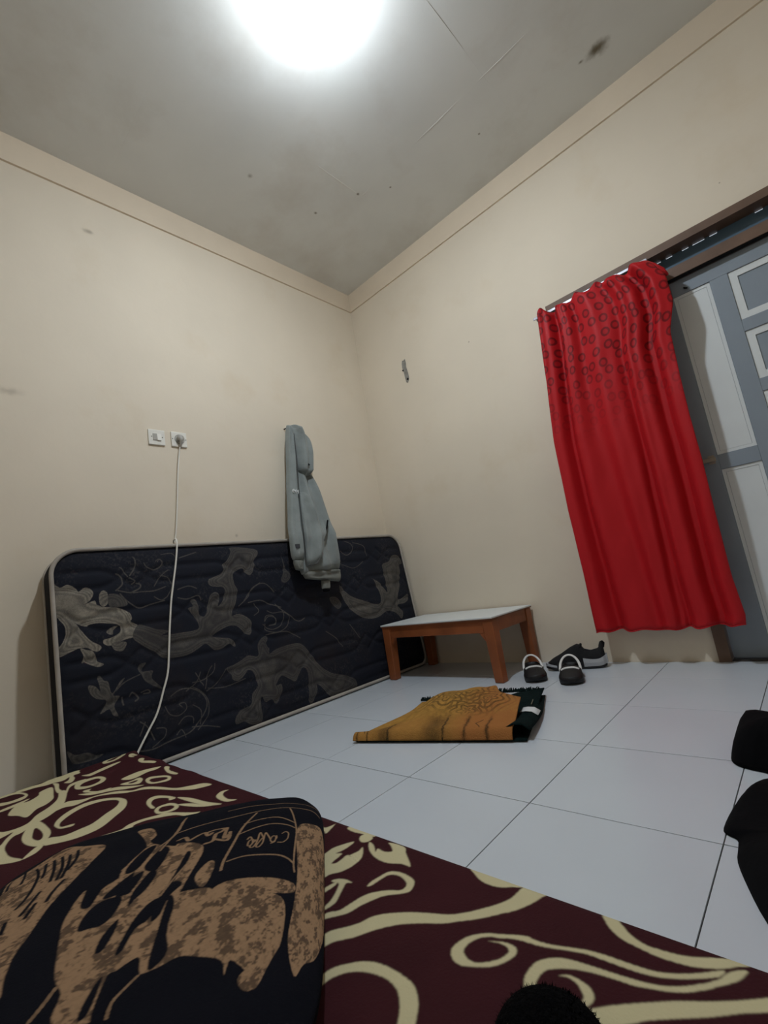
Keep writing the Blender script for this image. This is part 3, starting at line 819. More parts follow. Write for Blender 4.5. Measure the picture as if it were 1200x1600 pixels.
# ------------------------------------------------------------------ curtain on its rod
rod = thing('curtain_rod', 'pale flat metal curtain rail fixed above the red curtain', 'curtain rod', (1.76, -0.05, 1.945))
MB().box(1.462, 2.062, -0.066, -0.060, 1.938, 1.953, 0.002).build('rail', M_metal, rod)
MB().box(1.476, 2.055, -0.054, -0.050, 1.930, 1.960, 0.001).build('back_strip', mat('grey_strip', lin(120, 118, 118), 0.5), rod)
for bx_ in (1.60, 1.90):
    MB().box(bx_, bx_ + .02, -0.060, -0.011, 1.935, 1.958).build('bracket', M_metal, rod)
cl_z = np.array([0.175, 0.496, 0.809, 1.206, 1.535, 1.93])
cl_x = np.array([1.444, 1.448, 1.443, 1.449, 1.480, 1.505])
cr_z = np.array([0.165, 0.216, 0.383, 0.668, 0.905, 1.12, 1.308, 1.533, 1.671, 1.811, 1.89, 1.93])
cr_x = np.array([2.062, 2.072, 2.062, 2.066, 2.072, 2.071, 2.075, 2.083, 2.125, 2.122, 2.085, 2.058])
NU, NV = 150, 80
cv, cuv = [], []
for i in range(NU):
    u = i / (NU - 1)
    for j in range(NV):
        v = j / (NV - 1)
        ztop = 1.926 + 0.030 * math.exp(-((u - .05) / .03) ** 2) + 0.024 * math.exp(-((u - .41) / .035) ** 2) + 0.028 * math.exp(-((u - .57) / .04) ** 2) + .003 * math.sin(u * 37)
        zbot = 0.172 + 0.004 * math.sin(u * 40) + 0.004 * math.sin(u * 9)
        z = ztop + (zbot - ztop) * v
        xl, xr = np.interp(z, cl_z, cl_x), np.interp(z, cr_z, cr_x)
        uw = u + 0.018 * math.sin(u * 11 + 1.0 + v * 1.6) * (1 - (2 * u - 1) ** 2)
        x = xl + (xr - xl) * uw
        ph = 2 * math.pi * (4.6 * u + 0.18 * math.sin(4 * u + 2.2 * v) - 0.10 * v)
        a = 0.022 + 0.010 * math.sin(7 * u + 1.5) + 0.006 * v
        y = -0.104 - a * (math.sin(ph) + .25 * math.sin(2 * ph + 1.2)) - 0.004 * math.sin(2.3 * ph + 3 * v) * (1 - .4 * v)
        # one deep fold in the lower right part
        g = math.exp(-((u - (0.60 + .06 * (1 - v))) / 0.028) ** 2)
        y += 0.030 * g * smoothstep(0.3, 0.9, v)
        y += 0.0018 * math.sin(31 * u + 23 * v) * math.sin(17 * v + 5 * u)
        if u > 0.86:
            k = (u - 0.86) / 0.14
            y += -0.012 * math.sin(k * math.pi) * smoothstep(0.35, 0.05, v) + 0.02 * k * smoothstep(0.5, 0.0, v)
        y = min(y, -0.068)
        cv.append((x, y, z))
        cuv.append((u * 0.86, z))
M_cur = mat('red_satin', lin(184, 24, 32), 0.55, 0.25, bump=0.2, bscale=18)
nt = M_cur.node_tree
uvn = nt.nodes.new('ShaderNodeUVMap')
vo = nt.nodes.new('ShaderNodeTexVoronoi')
vo.voronoi_dimensions = '2D'
vo.inputs['Scale'].default_value = 14.5
vo.inputs['Randomness'].default_value = 0.55
nt.links.new(uvn.outputs[0], vo.inputs['Vector'])
cr = nt.nodes.new('ShaderNodeValToRGB')
els = cr.color_ramp.elements
els[0].position = 0.0
els[0].color = (.15, .15, .15, 1)
els[1].position = 0.17
els[1].color = (.2, .2, .2, 1)
for p_, c_ in ((0.22, 0.9), (0.32, 1.0), (0.38, 0.0)):
    e_ = els.new(p_)
    e_.color = (c_, c_, c_, 1)
nt.links.new(vo.outputs['Distance'], cr.inputs[0])
sx = nt.nodes.new('ShaderNodeSeparateXYZ')
nt.links.new(uvn.outputs[0], sx.inputs[0])
fd = nt.nodes.new('ShaderNodeMapRange')
fd.inputs[1].default_value = 1.15
fd.inputs[2].default_value = 1.55
fd.inputs[3].default_value = 0.0
fd.inputs[4].default_value = 0.85
nt.links.new(sx.outputs[1], fd.inputs[0])
ml = nt.nodes.new('ShaderNodeMath')
ml.operation = 'MULTIPLY'
nt.links.new(cr.outputs[0], ml.inputs[0])
nt.links.new(fd.outputs[0], ml.inputs[1])
add_socket_mix(M_cur, ml.outputs[0], lin(96, 12, 20))
cur = obj('curtain', cv, grid_faces(NU, NV), M_cur, None, True, uvs=cuv)
solidify(cur, 0.0018)
tag(cur, 'red satin curtain with darker ring pattern hanging beside the door', 'curtain')
# folded knot of cloth at the top right corner of the curtain, hooked to the rail end
kn = MB()
kn.tube([(2.060, -0.085, 1.925), (2.085, -0.088, 1.885), (2.110, -0.080, 1.845), (2.128, -0.075, 1.815)], [0.006, 0.013, 0.016, 0.006], 10)
o = kn.build('gathered_corner', M_cur, None, True)
o.parent = cur
hem = MB().tube([(cv[i * NV + NV - 1][0], cv[i * NV + NV - 1][1], cv[i * NV + NV - 1][2] + .002) for i in range(NU)], 0.0028, 5).build('hem', M_cur, None, True)
hem.parent = cur

# ------------------------------------------------------------------ leaning mattress
# face frame: (y along wall, s up the slope); front face from (x .225, z 0) to (x .14, z .93)
LEN = math.hypot(0.93, 0.085)
EU = Vector((-0.085, 0, 0.93)) / LEN
EN = Vector((0.93, 0, 0.085)) / LEN
P0 = Vector((0.225, 0, 0.0))


def mp(y, s, off=0.0):
    return P0 + Vector((0, y, 0)) + EU * s + EN * off


YA, YB, SB, ST, RC, TH = -2.160, -0.034, 0.012, 0.935, 0.105, 0.125


def outline(n=14, ins=0.0, sb=SB):
    pts_ = []
    for (cy_, cs_, a0) in ((YB - RC, ST - RC, 0), (YA + RC, ST - RC, 90), (YA + RC, sb + RC * .6, 180), (YB - RC, sb + RC * .6, 270)):
        r = RC if a0 < 180 else RC * .6
        cyy = cy_ if a0 < 180 else (YA + r if a0 == 180 else YB - r)
        for k in range(n + 1):
            a = math.radians(a0 + 90 * k / n)
            pts_.append((cyy + (r - ins) * math.cos(a), cs_ + (r - ins) * math.sin(a)))
    return pts_


mt = thing('leaning_mattress', 'dark navy damask foam mattress with pale piping leaning on the left wall', 'mattress', (0.15, -1.1, 0))
OL = outline()
no = len(OL)
prof_ = [(-.010, 0.012), (-.004, 0.0), (-.030, -.002), (-.065, -.003), (-.100, -.002), (TH * -1 + .004, 0.0), (-TH - .004, 0.012)]
v, f = [], []
for (off, ins) in prof_:
    OI = outline(ins=ins)
    for (y_, s_) in OI:
        v.append(mp(y_, s_, off))
for i in range(len(prof_) - 1):
    for k in range(no):
        f.append((i * no + k, i * no + (k + 1) % no, (i + 1) * no + (k + 1) % no, (i + 1) * no + k))
f.append(tuple(range(no)))
f.append(tuple((len(prof_) - 1) * no + k for k in range(no))[::-1])
obj('border', v, f, M_navy, mt, True)
for off in (-0.001, -TH + .001):
    MB().tube([mp(y_, s_, off) for y_, s_ in outline(ins=0.002)], 0.0085, 8, True).build('piping', M_piping, mt, True)
# quilted face
NYq, NSq = 240, 110
v, uv = [], []
PY_, PS_ = 0.52, 0.36


def quilt(y, s):
    b = 1e9
    a = ((y - YA) / PY_) % 1.0
    for (ou, osx) in ((0.0, 0.0), (0.5, 0.5)):
        yy = ((y - YA - 0.30) / PY_ + ou + .5) % 1.0 - .5
        ss = ((s - .80) / PS_ + osx + .5) % 1.0 - .5
        dd = abs(abs(yy) / 0.11 + abs(ss) / 0.13 - 1) * 0.045
        b = min(b, dd)
        if abs(yy) > 0.11:
            b = min(b, abs(abs(ss) - 0.10 * math.sin(min(1, (abs(yy) - .11) / .16) * math.pi / 2)) * PS_)
    return b


for i in range(NYq):
    a = i / (NYq - 1)
    for j in range(NSq):
        c = j / (NSq - 1)
        s_ = SB + .012 + (ST - SB - .024) * c
        dt, db = (ST - .012) - s_, s_ - (SB + .012)
        r1, r2 = RC - .012, RC * .6 - .012
        ins = 0.0
        if dt < r1:
            ins = r1 - math.sqrt(max(0, r1 * r1 - (r1 - dt) ** 2))
        if db < r2:
            ins = max(ins, r2 - math.sqrt(max(0, r2 * r2 - (r2 - db) ** 2)))
        ya, yb = YA + .012 + ins, YB - .012 - ins
        y_ = ya + (yb - ya) * a
        edge = min(dt, db, y_ - ya, yb - y_)
        h = -0.006 + 0.014 * (1 - math.exp(-max(edge, 0) / .035)) - 0.008 * math.exp(-(quilt(y_, s_) / 0.012) ** 2) * (1 - math.exp(-max(edge, 0) / .02))
        v.append(mp(y_, s_, h))
        uv.append(((y_ - YA) / (YB - YA), s_ / 0.95))
tw, thh = 2126, 950
lf_img = np.zeros((thh, tw))
sk_img = np.zeros((thh, tw))
for val, wd, ss_ in DAMASK:
    P = dec(ss_)
    Q = np.stack([(P[:, 0] - YA) * 1000, P[:, 1] * 1000], 1)
    if wd:
        stroke(sk_img, spline(Q, False), wd * .5 + .4, wd * .5 + .4, 0.27)
    else:
        fill(lf_img, spline(Q), val if val > .55 else val * .72)
def blur(a, k):
    for ax in (0, 1):
        for _ in range(2):
            c = np.cumsum(np.pad(a, [(k + 1, k) if d == ax else (0, 0) for d in (0, 1)], mode='edge'), axis=ax)
            a = (np.take(c, range(2 * k + 1, c.shape[ax]), ax) - np.take(c, range(0, c.shape[ax] - 2 * k - 1), ax)) / (2 * k + 1)
    return a


n1 = vnoise(thh, tw, (5, 5), 3, 2)
n2 = vnoise(thh, tw, (60, 60), 4, 3)
n3 = vnoise(thh, tw, (2.2, 2.2), 5, 1)
solid = (lf_img > 0.02).astype(float)
B1 = blur(solid, 22)
B2 = blur(solid, 7)
contour = 0.5 + 0.5 * np.sin(B1 * 42 + 5 * n2)
rim = np.clip((0.93 - B2) * 3, 0, 1) * solid
fine = np.clip(vnoise(thh, tw, (7, 7), 8, 2) - .5, 0, 1) * np.clip(vnoise(thh, tw, (110, 150), 9, 2) - .42, 0, 1) * 2.2
leafv = soften(lf_img) * (0.34 + 0.42 * contour * (.4 + .9 * n1) + 0.35 * rim * n1 + .25 * n3) * (0.7 + 0.55 * n2)
img = np.maximum(leafv, soften(sk_img) * (.5 + .7 * n1))
img = np.maximum(img, fine * .3)
M_dam = mat('damask_cloth', lin(22, 25, 36), 0.85, 0.25, bump=0.1, bscale=300)
t_ = mask_node(M_dam, mask_image('damask_print', img))
add_socket_mix(M_dam, t_.outputs[0], lin(150, 142, 128))
cloud(M_dam, 3.2, 0.5, 0.75, 0.35, lin(44, 34, 28))
qf = obj('quilted_panel', v, grid_faces(NYq, NSq), M_dam, mt, True, uvs=uv)

# ------------------------------------------------------------------ switch, socket, plug and cable
sw = thing('light_switch', 'white square light switch plate on the left wall', 'light switch', (0, -1.648, 1.525))
MB().box(-.001, 0.010, -1.690, -1.606, 1.483, 1.566, 0.004).build('plate', M_plastic, sw)
MB().box(0.009, 0.0135, -1.668, -1.648, 1.507, 1.543, 0.0015).build('rocker', M_plastic_grey, sw)
r_ = MB()
r_.hexa([(0.0095, -1.647, 1.507), (0.0095, -1.627, 1.507), (0.0095, -1.627, 1.543), (0.0095, -1.647, 1.543)], [(0.0165, -1.647, 1.507), (0.0165, -1.627, 1.507), (0.0115, -1.627, 1.543), (0.0115, -1.647, 1.543)])
r_.build('rocker', M_plastic, sw)
for y_ in (-1.674, -1.620):
    MB().tube([(0.009, y_, 1.526), (0.0112, y_, 1.526)], 0.0025, 8).build('screw', M_dark, sw)
so = thing('wall_socket', 'white square wall socket holding a plug on the left wall', 'socket', (0, -1.53, 1.525))
MB().box(-.001, 0.010, -1.573, -1.490, 1.485, 1.568, 0.004).build('plate', M_plastic, so)
MB().lathe([(0.027, 0), (0.027, 0.003), (0.022, 0.003), (0.021, -0.001), (0, -0.001)], (0, 0, 0)).build('well', M_plastic_grey, so)
w_ = so.children[-1]
w_.matrix_parent_inverse = Matrix()
w_.rotation_euler = (0, math.pi / 2, 0)
w_.location = (0.0095, 0, 0.002)
for y_ in (-1.567, -1.496):
    MB().tube([(0.009, y_, 1.527), (0.0112, y_, 1.527)], 0.0025, 8).build('screw', M_dark, so)
cb = thing('white_cable', 'thin white cable running from the wall socket down over the dark mattress', 'cable', (0.02, -1.53, 1.52))
MB().tube([(0.0135, -1.531, 1.528), (0.030, -1.531, 1.528), (0.038, -1.531, 1.526)], [0.018, 0.018, 0.013], 14).build('plug', M_plastic_grey, cb, True)
MB().tube([(0.034, -1.531, 1.528), (0.032, -1.5315, 1.512), (0.024, -1.532, 1.492), (0.018, -1.5325, 1.474)], [0.013, 0.009, 0.006, 0.0042], 10).build('plug_neck', M_plastic_grey, cb, True)
path = [(0.022, -1.532, 1.486), (0.014, -1.540, 1.45), (0.010, -1.556, 1.33), (0.010, -1.575, 1.158), (0.011, -1.593, 1.022), (0.014, -1.606, 0.970)]
path += [(0.035, -1.619, 0.958), (0.08, -1.638, 0.962), (0.118, -1.648, 0.962), (0.140, -1.651, 0.957)]
for y_, z_, q_ in [(-1.655, 0.925, .012), (-1.672, 0.84, .014), (-1.694, 0.751, .015), (-1.715, 0.664, .015), (-1.735, 0.551, .015), (-1.748, 0.469, .016), (-1.766, 0.362, .016), (-1.794, 0.289, .017), (-1.829, 0.208, .018), (-1.874, 0.146, .02), (-1.921, 0.082, .024), (-1.95, 0.03, .03)]:
    path.append(tuple(mp(y_, z_ * LEN / 0.93, q_)))
path.append((0.30, -1.97, 0.006))
path.append((0.31, -2.05, 0.0045))
cpts = spline(np.array(path), False, 5)
MB().tube([tuple(p) for p in cpts], 0.0042, 8).build('cord', M_plastic, cb, True)

# ------------------------------------------------------------------ hanging jacket
jk = thing('hanging_jacket', 'grey zip hoodie jacket hanging by its hood over the leaning mattress', 'jacket', (0.05, -0.80, 1.2))


def loft(name, rows, xoff, dep, m, folds=0.010, seed=0, ph=3.0, n=44):
    """rows: (y_left, z_left, y_right, z_right); closed lens-shaped sections hung at x(z)+xoff"""
    R = spline(np.array(rows), False, 5)
    v, f = [], []
    m_ = len(R)
    for i, (ya, za, yb, zb_) in enumerate(R):
        t = i / (m_ - 1)
        cap = min(1.0, (t * 7) ** .5 if t > 0 else .15, ((1 - t) * 9) ** .5 if t < 1 else .2) + .05
        zc = (za + zb_) / 2
        xc_ = float(np.interp(zc, [.6, .93, 1.0, 1.3, 1.7], [.235, .212, .178, .085, .05])) + xoff
        for k in range(n):
            a = 2 * math.pi * k / n
            c, s = math.cos(a), math.sin(a)
            u = -abs(c) ** .8 * (1 if c > 0 else -1) * .5 + .5
            y = ya + (yb - ya) * u
            z = za + (zb_ - za) * u
            d = dep * cap * abs(s) ** .7 * (1 if s > 0 else -.35)
            if s > 0:
                d += folds * s * cap * (math.sin(ph * 2 * math.pi * (u + .15 * math.sin(3 * t + seed)) + seed + 2.0 * t) + .5 * math.sin(11 * t + 5 * u + seed))
            v.append((xc_ + d, y, z))
    f = grid_faces(m_, n, True)
    f.append(tuple(range(n)))
    f.append(tuple((m_ - 1) * n + k for k in range(n))[::-1])
    return obj(name, v, f, m, jk, True)


loft('torso', [[-0.859, 1.405, -0.737, 1.39], [-0.876, 1.307, -0.721, 1.299], [-0.91, 1.19, -0.712, 1.213], [-0.944, 1.062, -0.708, 1.103], [-0.979, 0.946, -0.711, 0.979], [-0.996, 0.839, -0.72, 0.891], [-1.008, 0.749, -0.72, 0.784], [-1.006, 0.715, -0.723, 0.725]], 0.0, 0.045, M_jacket, 0.022, 1.0, 1.9)
loft('hem_band', [[-0.994, 0.735, -0.722, 0.722], [-0.997, 0.712, -0.728, 0.690], [-0.985, 0.688, -0.741, 0.648]], 0.0, 0.040, M_jacket_rib, 0.008, 2.0, 2.0)
loft('hood', [[-0.836, 1.69, -0.813, 1.694], [-0.842, 1.648, -0.766, 1.658], [-0.845, 1.605, -0.721, 1.621], [-0.845, 1.555, -0.708, 1.579], [-0.845, 1.488, -0.712, 1.502], [-0.843, 1.423, -0.724, 1.433], [-0.838, 1.374, -0.735, 1.381], [-0.809, 1.335, -0.754, 1.347]], 0.004, 0.075, M_jacket, 0.016, 4.0, 1.6)
loft('sleeve', [[-0.850, 1.690, -0.823, 1.694], [-0.866, 1.636, -0.825, 1.641], [-0.884, 1.55, -0.838, 1.555], [-0.902, 1.45, -0.848, 1.454], [-0.923, 1.336, -0.866, 1.339], [-0.962, 1.204, -0.900, 1.207], [-1.007, 1.062, -0.938, 1.062], [-1.05, 0.941, -0.976, 0.938], [-1.061, 0.843, -0.988, 0.839], [-1.058, 0.800, -0.996, 0.795]], 0.012, 0.040, M_jacket, 0.006, 0.5, 1.0)
loft('sleeve_cuff', [[-1.054, 0.800, -0.998, 0.795], [-1.055, 0.77, -1.002, 0.765], [-1.048, 0.743, -1.007, 0.735]], 0.012, 0.030, M_jacket_rib, 0.003, 0.5, 4.0)
loft('sleeve', [[-0.876, 1.224, -0.839, 1.225], [-0.902, 1.174, -0.826, 1.176], [-0.922, 1.11, -0.812, 1.119], [-0.943, 1.031, -0.790, 1.05], [-0.966, 0.946, -0.800, 0.975], [-0.978, 0.874, -0.838, 0.905], [-0.987, 0.803, -0.858, 0.835], [-0.982, 0.761, -0.888, 0.767]], 0.030, 0.050, M_jacket, 0.018, 2.4, 1.7)
loft('sleeve_cuff', [[-0.884, 0.670, -0.828, 0.668], [-0.887, 0.639, -0.832, 0.636], [-0.889, 0.618, -0.837, 0.614]], 0.012, 0.022, M_jacket_rib, 0.002, 1.0, 4.0)
loft('cuff_lining', [[-0.887, 0.617, -0.838, 0.613], [-0.884, 0.600, -0.843, 0.598]], 0.014, 0.016, M_black_cloth, 0.0, 1.0, 1.0)


def jx(z):
    return float(np.interp(z, [.6, .93, 1.0, 1.3, 1.7], [.235, .212, .178, .085, .05]))


MB().tube([(jx(1.0) + .058, -0.766, 1.025), (jx(.96) + .060, -0.800, 0.973), (jx(.93) + .060, -0.836, 0.926), (jx(.9) + .058, -0.846, 0.896)], 0.0055, 6, False).build('pocket_zip', M_black_cloth, jk, True)
MB().tube([(jx(1.41) + .080, -0.812, 1.419), (jx(1.41) + .083, -0.798, 1.410), (jx(1.4) + .080, -0.783, 1.402)], 0.005, 6).build('hood_eyelet', M_black_cloth, jk, True)
zp = [(jx(z) + .055 + dx_, y, z) for y, z, dx_ in [(-0.836, 1.62, 0.0), (-0.846, 1.55, .004), (-0.856, 1.45, .006), (-0.870, 1.34, .004), (-0.905, 1.20, .002), (-0.942, 1.06, .0), (-0.982, 0.93, 0), (-0.995, .82, .0), (-1.0, .75, .0)]]
MB().tube([tuple(p) for p in spline(np.array(zp), False, 4)], 0.0028, 6).build('front_zip', mat('zip_tape', lin(70, 72, 72), 0.7), jk, True)
lg = MB()
xl_ = jx(1.22) + .054
for (yy, zz, r_) in ((-0.938, 1.222, .011), (-0.920, 1.220, .010)):
    lg.tube([(xl_ + .004, yy + r_ * math.cos(a) * .8, zz + r_ * math.sin(a)) for a in [k * .7 for k in range(8)]], 0.0026, 5)
    lg.tube([(xl_ + .004, yy - r_ * .8, zz), (xl_ + .004, yy + r_ * .8, zz)], 0.0026, 5)
lg.tube([(xl_ + .004, -0.904, 1.230), (xl_ + .004, -0.908, 1.208)], 0.0024, 5)
lg.build('sleeve_logo', M_label, jk)
lg = MB()
for k, (y0_, z0_, y1_, z1_) in enumerate([(-0.812, 1.648, -0.800, 1.632), (-0.803, 1.655, -0.790, 1.640), (-0.812, 1.638, -0.797, 1.652), (-0.800, 1.628, -0.785, 1.642)]):
    lg.tube([(jx(1.64) + .068, y0_, z0_), (jx(1.64) + .070, y1_, z1_)], 0.0022, 5)
lg.build('hood_print', mat('pale_print', lin(176, 188, 196), 0.7), jk)
MB().box(jx(.86) + .04, jx(.86) + .050, -1.048, -1.020, 0.862, 0.885).build('sleeve_tag', mat('dark_tag', lin(60, 62, 66), 0.7), jk)
hk = thing('wall_hook', 'small dark hook nail in the left wall holding the grey hoodie', 'hook', (0.0, -0.825, 1.70))
MB().tube([(-.002, -0.826, 1.690), (0.030, -0.826, 1.688), (0.046, -0.826, 1.690), (0.050, -0.826, 1.699)], 0.004, 6).build('nail', M_dark, hk, True)

# ------------------------------------------------------------------ low bench
bn = thing('low_table', 'low brown wooden table with white laminate top in the corner', 'table', (0.66, -0.25, 0))
BX0, BX1, BY0, BY1, BZ = 0.262, 1.060, -0.470, -0.022, 0.336
MB().box(BX0 - .004, BX1 + .006, BY0 - .006, BY1 + .004, BZ - 0.008, BZ, 0.0015).build('tabletop', M_lam, bn)
MB().box(BX0 - .003, BX1 + .005, BY0 - .005, BY1 + .003, BZ - 0.014, BZ - .0085).build('top_edge', M_wood_dark, bn)
for (lx, ly, sx_, sy_) in ((BX0, BY0, 1, 1), (BX1, BY0, -1, 1), (BX0, BY1, 1, -1), (BX1, BY1, -1, -1)):
    w0, w1 = 0.062, 0.050
    sp = 0.016 * (-sx_ if lx > .6 else 0)
    top = [(lx, ly, BZ - .0145), (lx + sx_ * w0, ly, BZ - .0145), (lx + sx_ * w0, ly + sy_ * w0, BZ - .0145), (lx, ly + sy_ * w0, BZ - .0145)]
    bot = [(lx + sp * .0, ly + sy_ * .004, 0.001), (lx + sx_ * w1, ly + sy_ * .004, 0.001), (lx + sx_ * w1, ly + sy_ * (w1 + .004), 0.001), (lx, ly + sy_ * (w1 + .004), 0.001)]
    l = MB().hexa(bot, top).build('leg', M_wood, bn)
    bv = l.modifiers.new('bev', 'BEVEL')
    bv.width = 0.004
    bv.segments = 2
ap = MB()
MB().box(BX0 + .063, BX1 - .063, BY0 + .006, BY0 + .028, 0.255, BZ - .0145, 0.002).build('apron', M_wood, bn)
MB().box(BX0 + .063, BX1 - .063, BY1 - .028, BY1 - .006, 0.255, BZ - .0145, 0.002).build('apron', M_wood, bn)
MB().box(BX0 + .006, BX0 + .028, BY0 + .063, BY1 - .063, 0.255, BZ - .0145, 0.002).build('apron', M_wood, bn)
MB().box(BX1 - .028, BX1 - .006, BY0 + .063, BY1 - .063, 0.255, BZ - .0145, 0.002).build('apron', M_wood, bn)
for (xx, s_) in ((BX0 + .062, 1), (BX1 - .062, -1)):
    MB().hexa([(xx, BY0 + .008, 0.2545), (xx + s_ * .03, BY0 + .008, 0.2545), (xx + s_ * .03, BY0 + .026, 0.2545), (xx, BY0 + .026, 0.2545)],
              [(xx, BY0 + .008, 0.215), (xx + s_ * .003, BY0 + .008, 0.215), (xx + s_ * .003, BY0 + .026, 0.215), (xx, BY0 + .026, 0.215)]).build('corner_block', M_wood, bn)

# ------------------------------------------------------------------ folded prayer rug
O2 = np.array([0.893, -1.361])
E1 = np.array([0.952, 0.306])
E2 = np.array([-0.306, 0.952])


def rp(u, v, z):
    q = O2 + E1 * u + E2 * v
    return (q[0], q[1], z)


rg = thing('folded_rug', 'folded tan patterned prayer rug with dark green border lying on the white tiles', 'rug', (1.15, -1.0, 0))
WU = 0.622
nu, nv = 110, 60


def vmax(u):
    return 0.49 - 0.03 * float(smoothstep(.36, .46, u)) - 0.185 * float(smoothstep(0.43, 0.565, u)) + 0.004 * math.sin(u * 60)


def umin(v):
    return 0.105 * float(smoothstep(0.0, 0.40, v)) + .012 * math.exp(-((v - .055) / .02) ** 2)


def rtop(u, v):
    r = 0.030
    if v < r:
        z = 0.046 * math.sqrt(max(0, 1 - (1 - v / r) ** 2))
    else:
        z = 0.046
    z += 0.026 * float(smoothstep(.02, .22, v)) * float(smoothstep(0.05, 0.32, u)) - 0.012 * float(smoothstep(.32, .5, v))
    z += 0.007 * math.sin(u * 21 + v * 9) * float(smoothstep(0.03, .15, v)) + 0.004 * math.sin(u * 37 - v * 23) * float(smoothstep(0.02, .1, v))
    z += 0.024 * math.exp(-((u - .37) / .13) ** 2 - ((v - .30) / .14) ** 2)
    # left side falls to the floor behind the ridge
    ur = 0.14 + 0.46 * v
    z -= 0.055 * float(smoothstep(ur, ur - .17, u)) * float(smoothstep(.02, .09, v))
    z *= 0.72 + .28 * float(smoothstep(0, .22, u))
    return max(z, 0.010)


v, uv = [], []
for i in range(nu):
    u = WU * i / (nu - 1)
    vm = vmax(u)
    for j in range(nv):
        t = j / (nv - 1)
        vv = vm * t ** 1.35
        um = umin(vv)
        uu = um + (WU - um) * u / WU + 0.008 * math.sin(vv * 14) * (u / WU)
        v.append(rp(uu, vv, rtop(uu, vv)))
        uv.append((uu / WU, vv / 0.5))
hh, ww = 700, 900
U, V = np.meshgrid((np.arange(ww) + .5) / ww * WU, (np.arange(hh) + .5) / hh * .5)
nb = vnoise(hh, ww, (14, 14), 11, 3)
nf = vnoise(hh, ww, (2.5, 2.5), 12, 2)
front = smoothstep(.17, .09, V + .05 * nb)
dk = np.zeros((hh, ww))
for (uc, wd, st) in ((.018, .005, .8), (.062, .004, .85), (.098, .004, .0), (.132, .030, .6), (.150, .006, .9), (.335, .045, .6), (.372, .007, .9), (.455, .006, .75), (.535, .006, .75)):
    dk = np.maximum(dk, st * np.exp(-((U - uc + .012 * (nb - .5)) / wd) ** 2) * front * (.55 + .9 * nf))
for (uc, vc) in ((.035, .05), (.495, .055)):
    dk = np.maximum(dk, .7 * (np.abs(np.abs(V - vc) - (U - uc + .008) * 1.5) < .004) * (np.abs(U - uc) < .014))
orn = np.zeros((hh, ww))
for (uc, vc) in ((.40, .34), (.33, .24), (.50, .24), (.22, .28), (.43, .15)):
    rr_ = np.hypot((U - uc), (V - vc) * .8)
    th_ = np.arctan2(V - vc, U - uc)
    orn = np.maximum(orn, (np.sin(rr_ * 260 + 2.2 * np.sin(th_ * 5)) > .35) * smoothstep(.13, .05, rr_) * .75)
orn *= (0.35 + .9 * nf) * smoothstep(.09, .16, V) * smoothstep(.12, .3, U)
msk = np.clip(np.maximum(dk, orn), 0, 1)
redd = np.clip(smoothstep(.36, .5, U) * (.4 + nb) * .9 + front * .35, 0, 1)
M_rug = mat('woven_tan', lin(176, 132, 66), 0.95, 0.1, noise=0.2, nscale=40, bump=0.5, bscale=260)
t_ = mask_node(M_rug, mask_image('rug_print', np.stack([msk, redd, nf], -1)))
sp_ = M_rug.node_tree.nodes.new('ShaderNodeSeparateColor')
M_rug.node_tree.links.new(t_.outputs[0], sp_.inputs[0])
add_socket_mix(M_rug, sp_.outputs[1], lin(164, 108, 60))
add_socket_mix(M_rug, sp_.outputs[0], lin(52, 44, 30))
M_green = mat('dark_green_pile', lin(14, 30, 30), 0.95, 0.1, noise=0.4, nscale=50, bump=0.6, bscale=200)
ru = obj('upper_layer', v, grid_faces(nu, nv), M_rug, rg, True, uvs=uv)
solidify(ru, 0.004)
low = []
nl, nw2 = 50, 40
for i in range(nl):
    for j in range(nw2):
        u = 0.012 + (0.668 - 0.012) * i / (nl - 1)
        t = j / (nw2 - 1)
        vm = 0.525 if u < .3 else 0.525 + 0.02 * math.sin(u * 20)
        vv = .004 + vm * t
        z = 0.006 + 0.024 * float(smoothstep(.24, .40, vv)) * float(smoothstep(.42, .55, u)) + .004 * math.sin(u * 17 + 3) * t
        um = .105 * float(smoothstep(0, .4, vv)) * (1 - u / .668)
        low.append(rp(u + um, vv, max(z, .005)))
lo_ = obj('lower_layer', low, grid_faces(nl, nw2), M_green, rg, True)
solidify(lo_, 0.004)
fg = MB()
for i in range(150):
    u = 0.03 + 0.62 * i / 150
    if u < .09 or .33 < u < .40:
        continue
    for q in range(2):
        a = rnd.uniform(-.6, .6)
        l_ = rnd.uniform(.012, .026)
        zb_ = .010 + (.022 if u > .45 else .002)
        p0 = np.array(rp(u, .512, zb_))
        p1 = np.array(rp(u + l_ * math.sin(a), .522 + l_ * math.cos(a) * .8, zb_ + rnd.uniform(-.003, .014)))
        fg.tube([p0, (p0 + p1) / 2 + np.array([0, 0, .004]), p1], [.0034, .003, .0008], 4)
fo = fg.build('fringe', M_green, rg)
fo['kind'] = 'stuff'
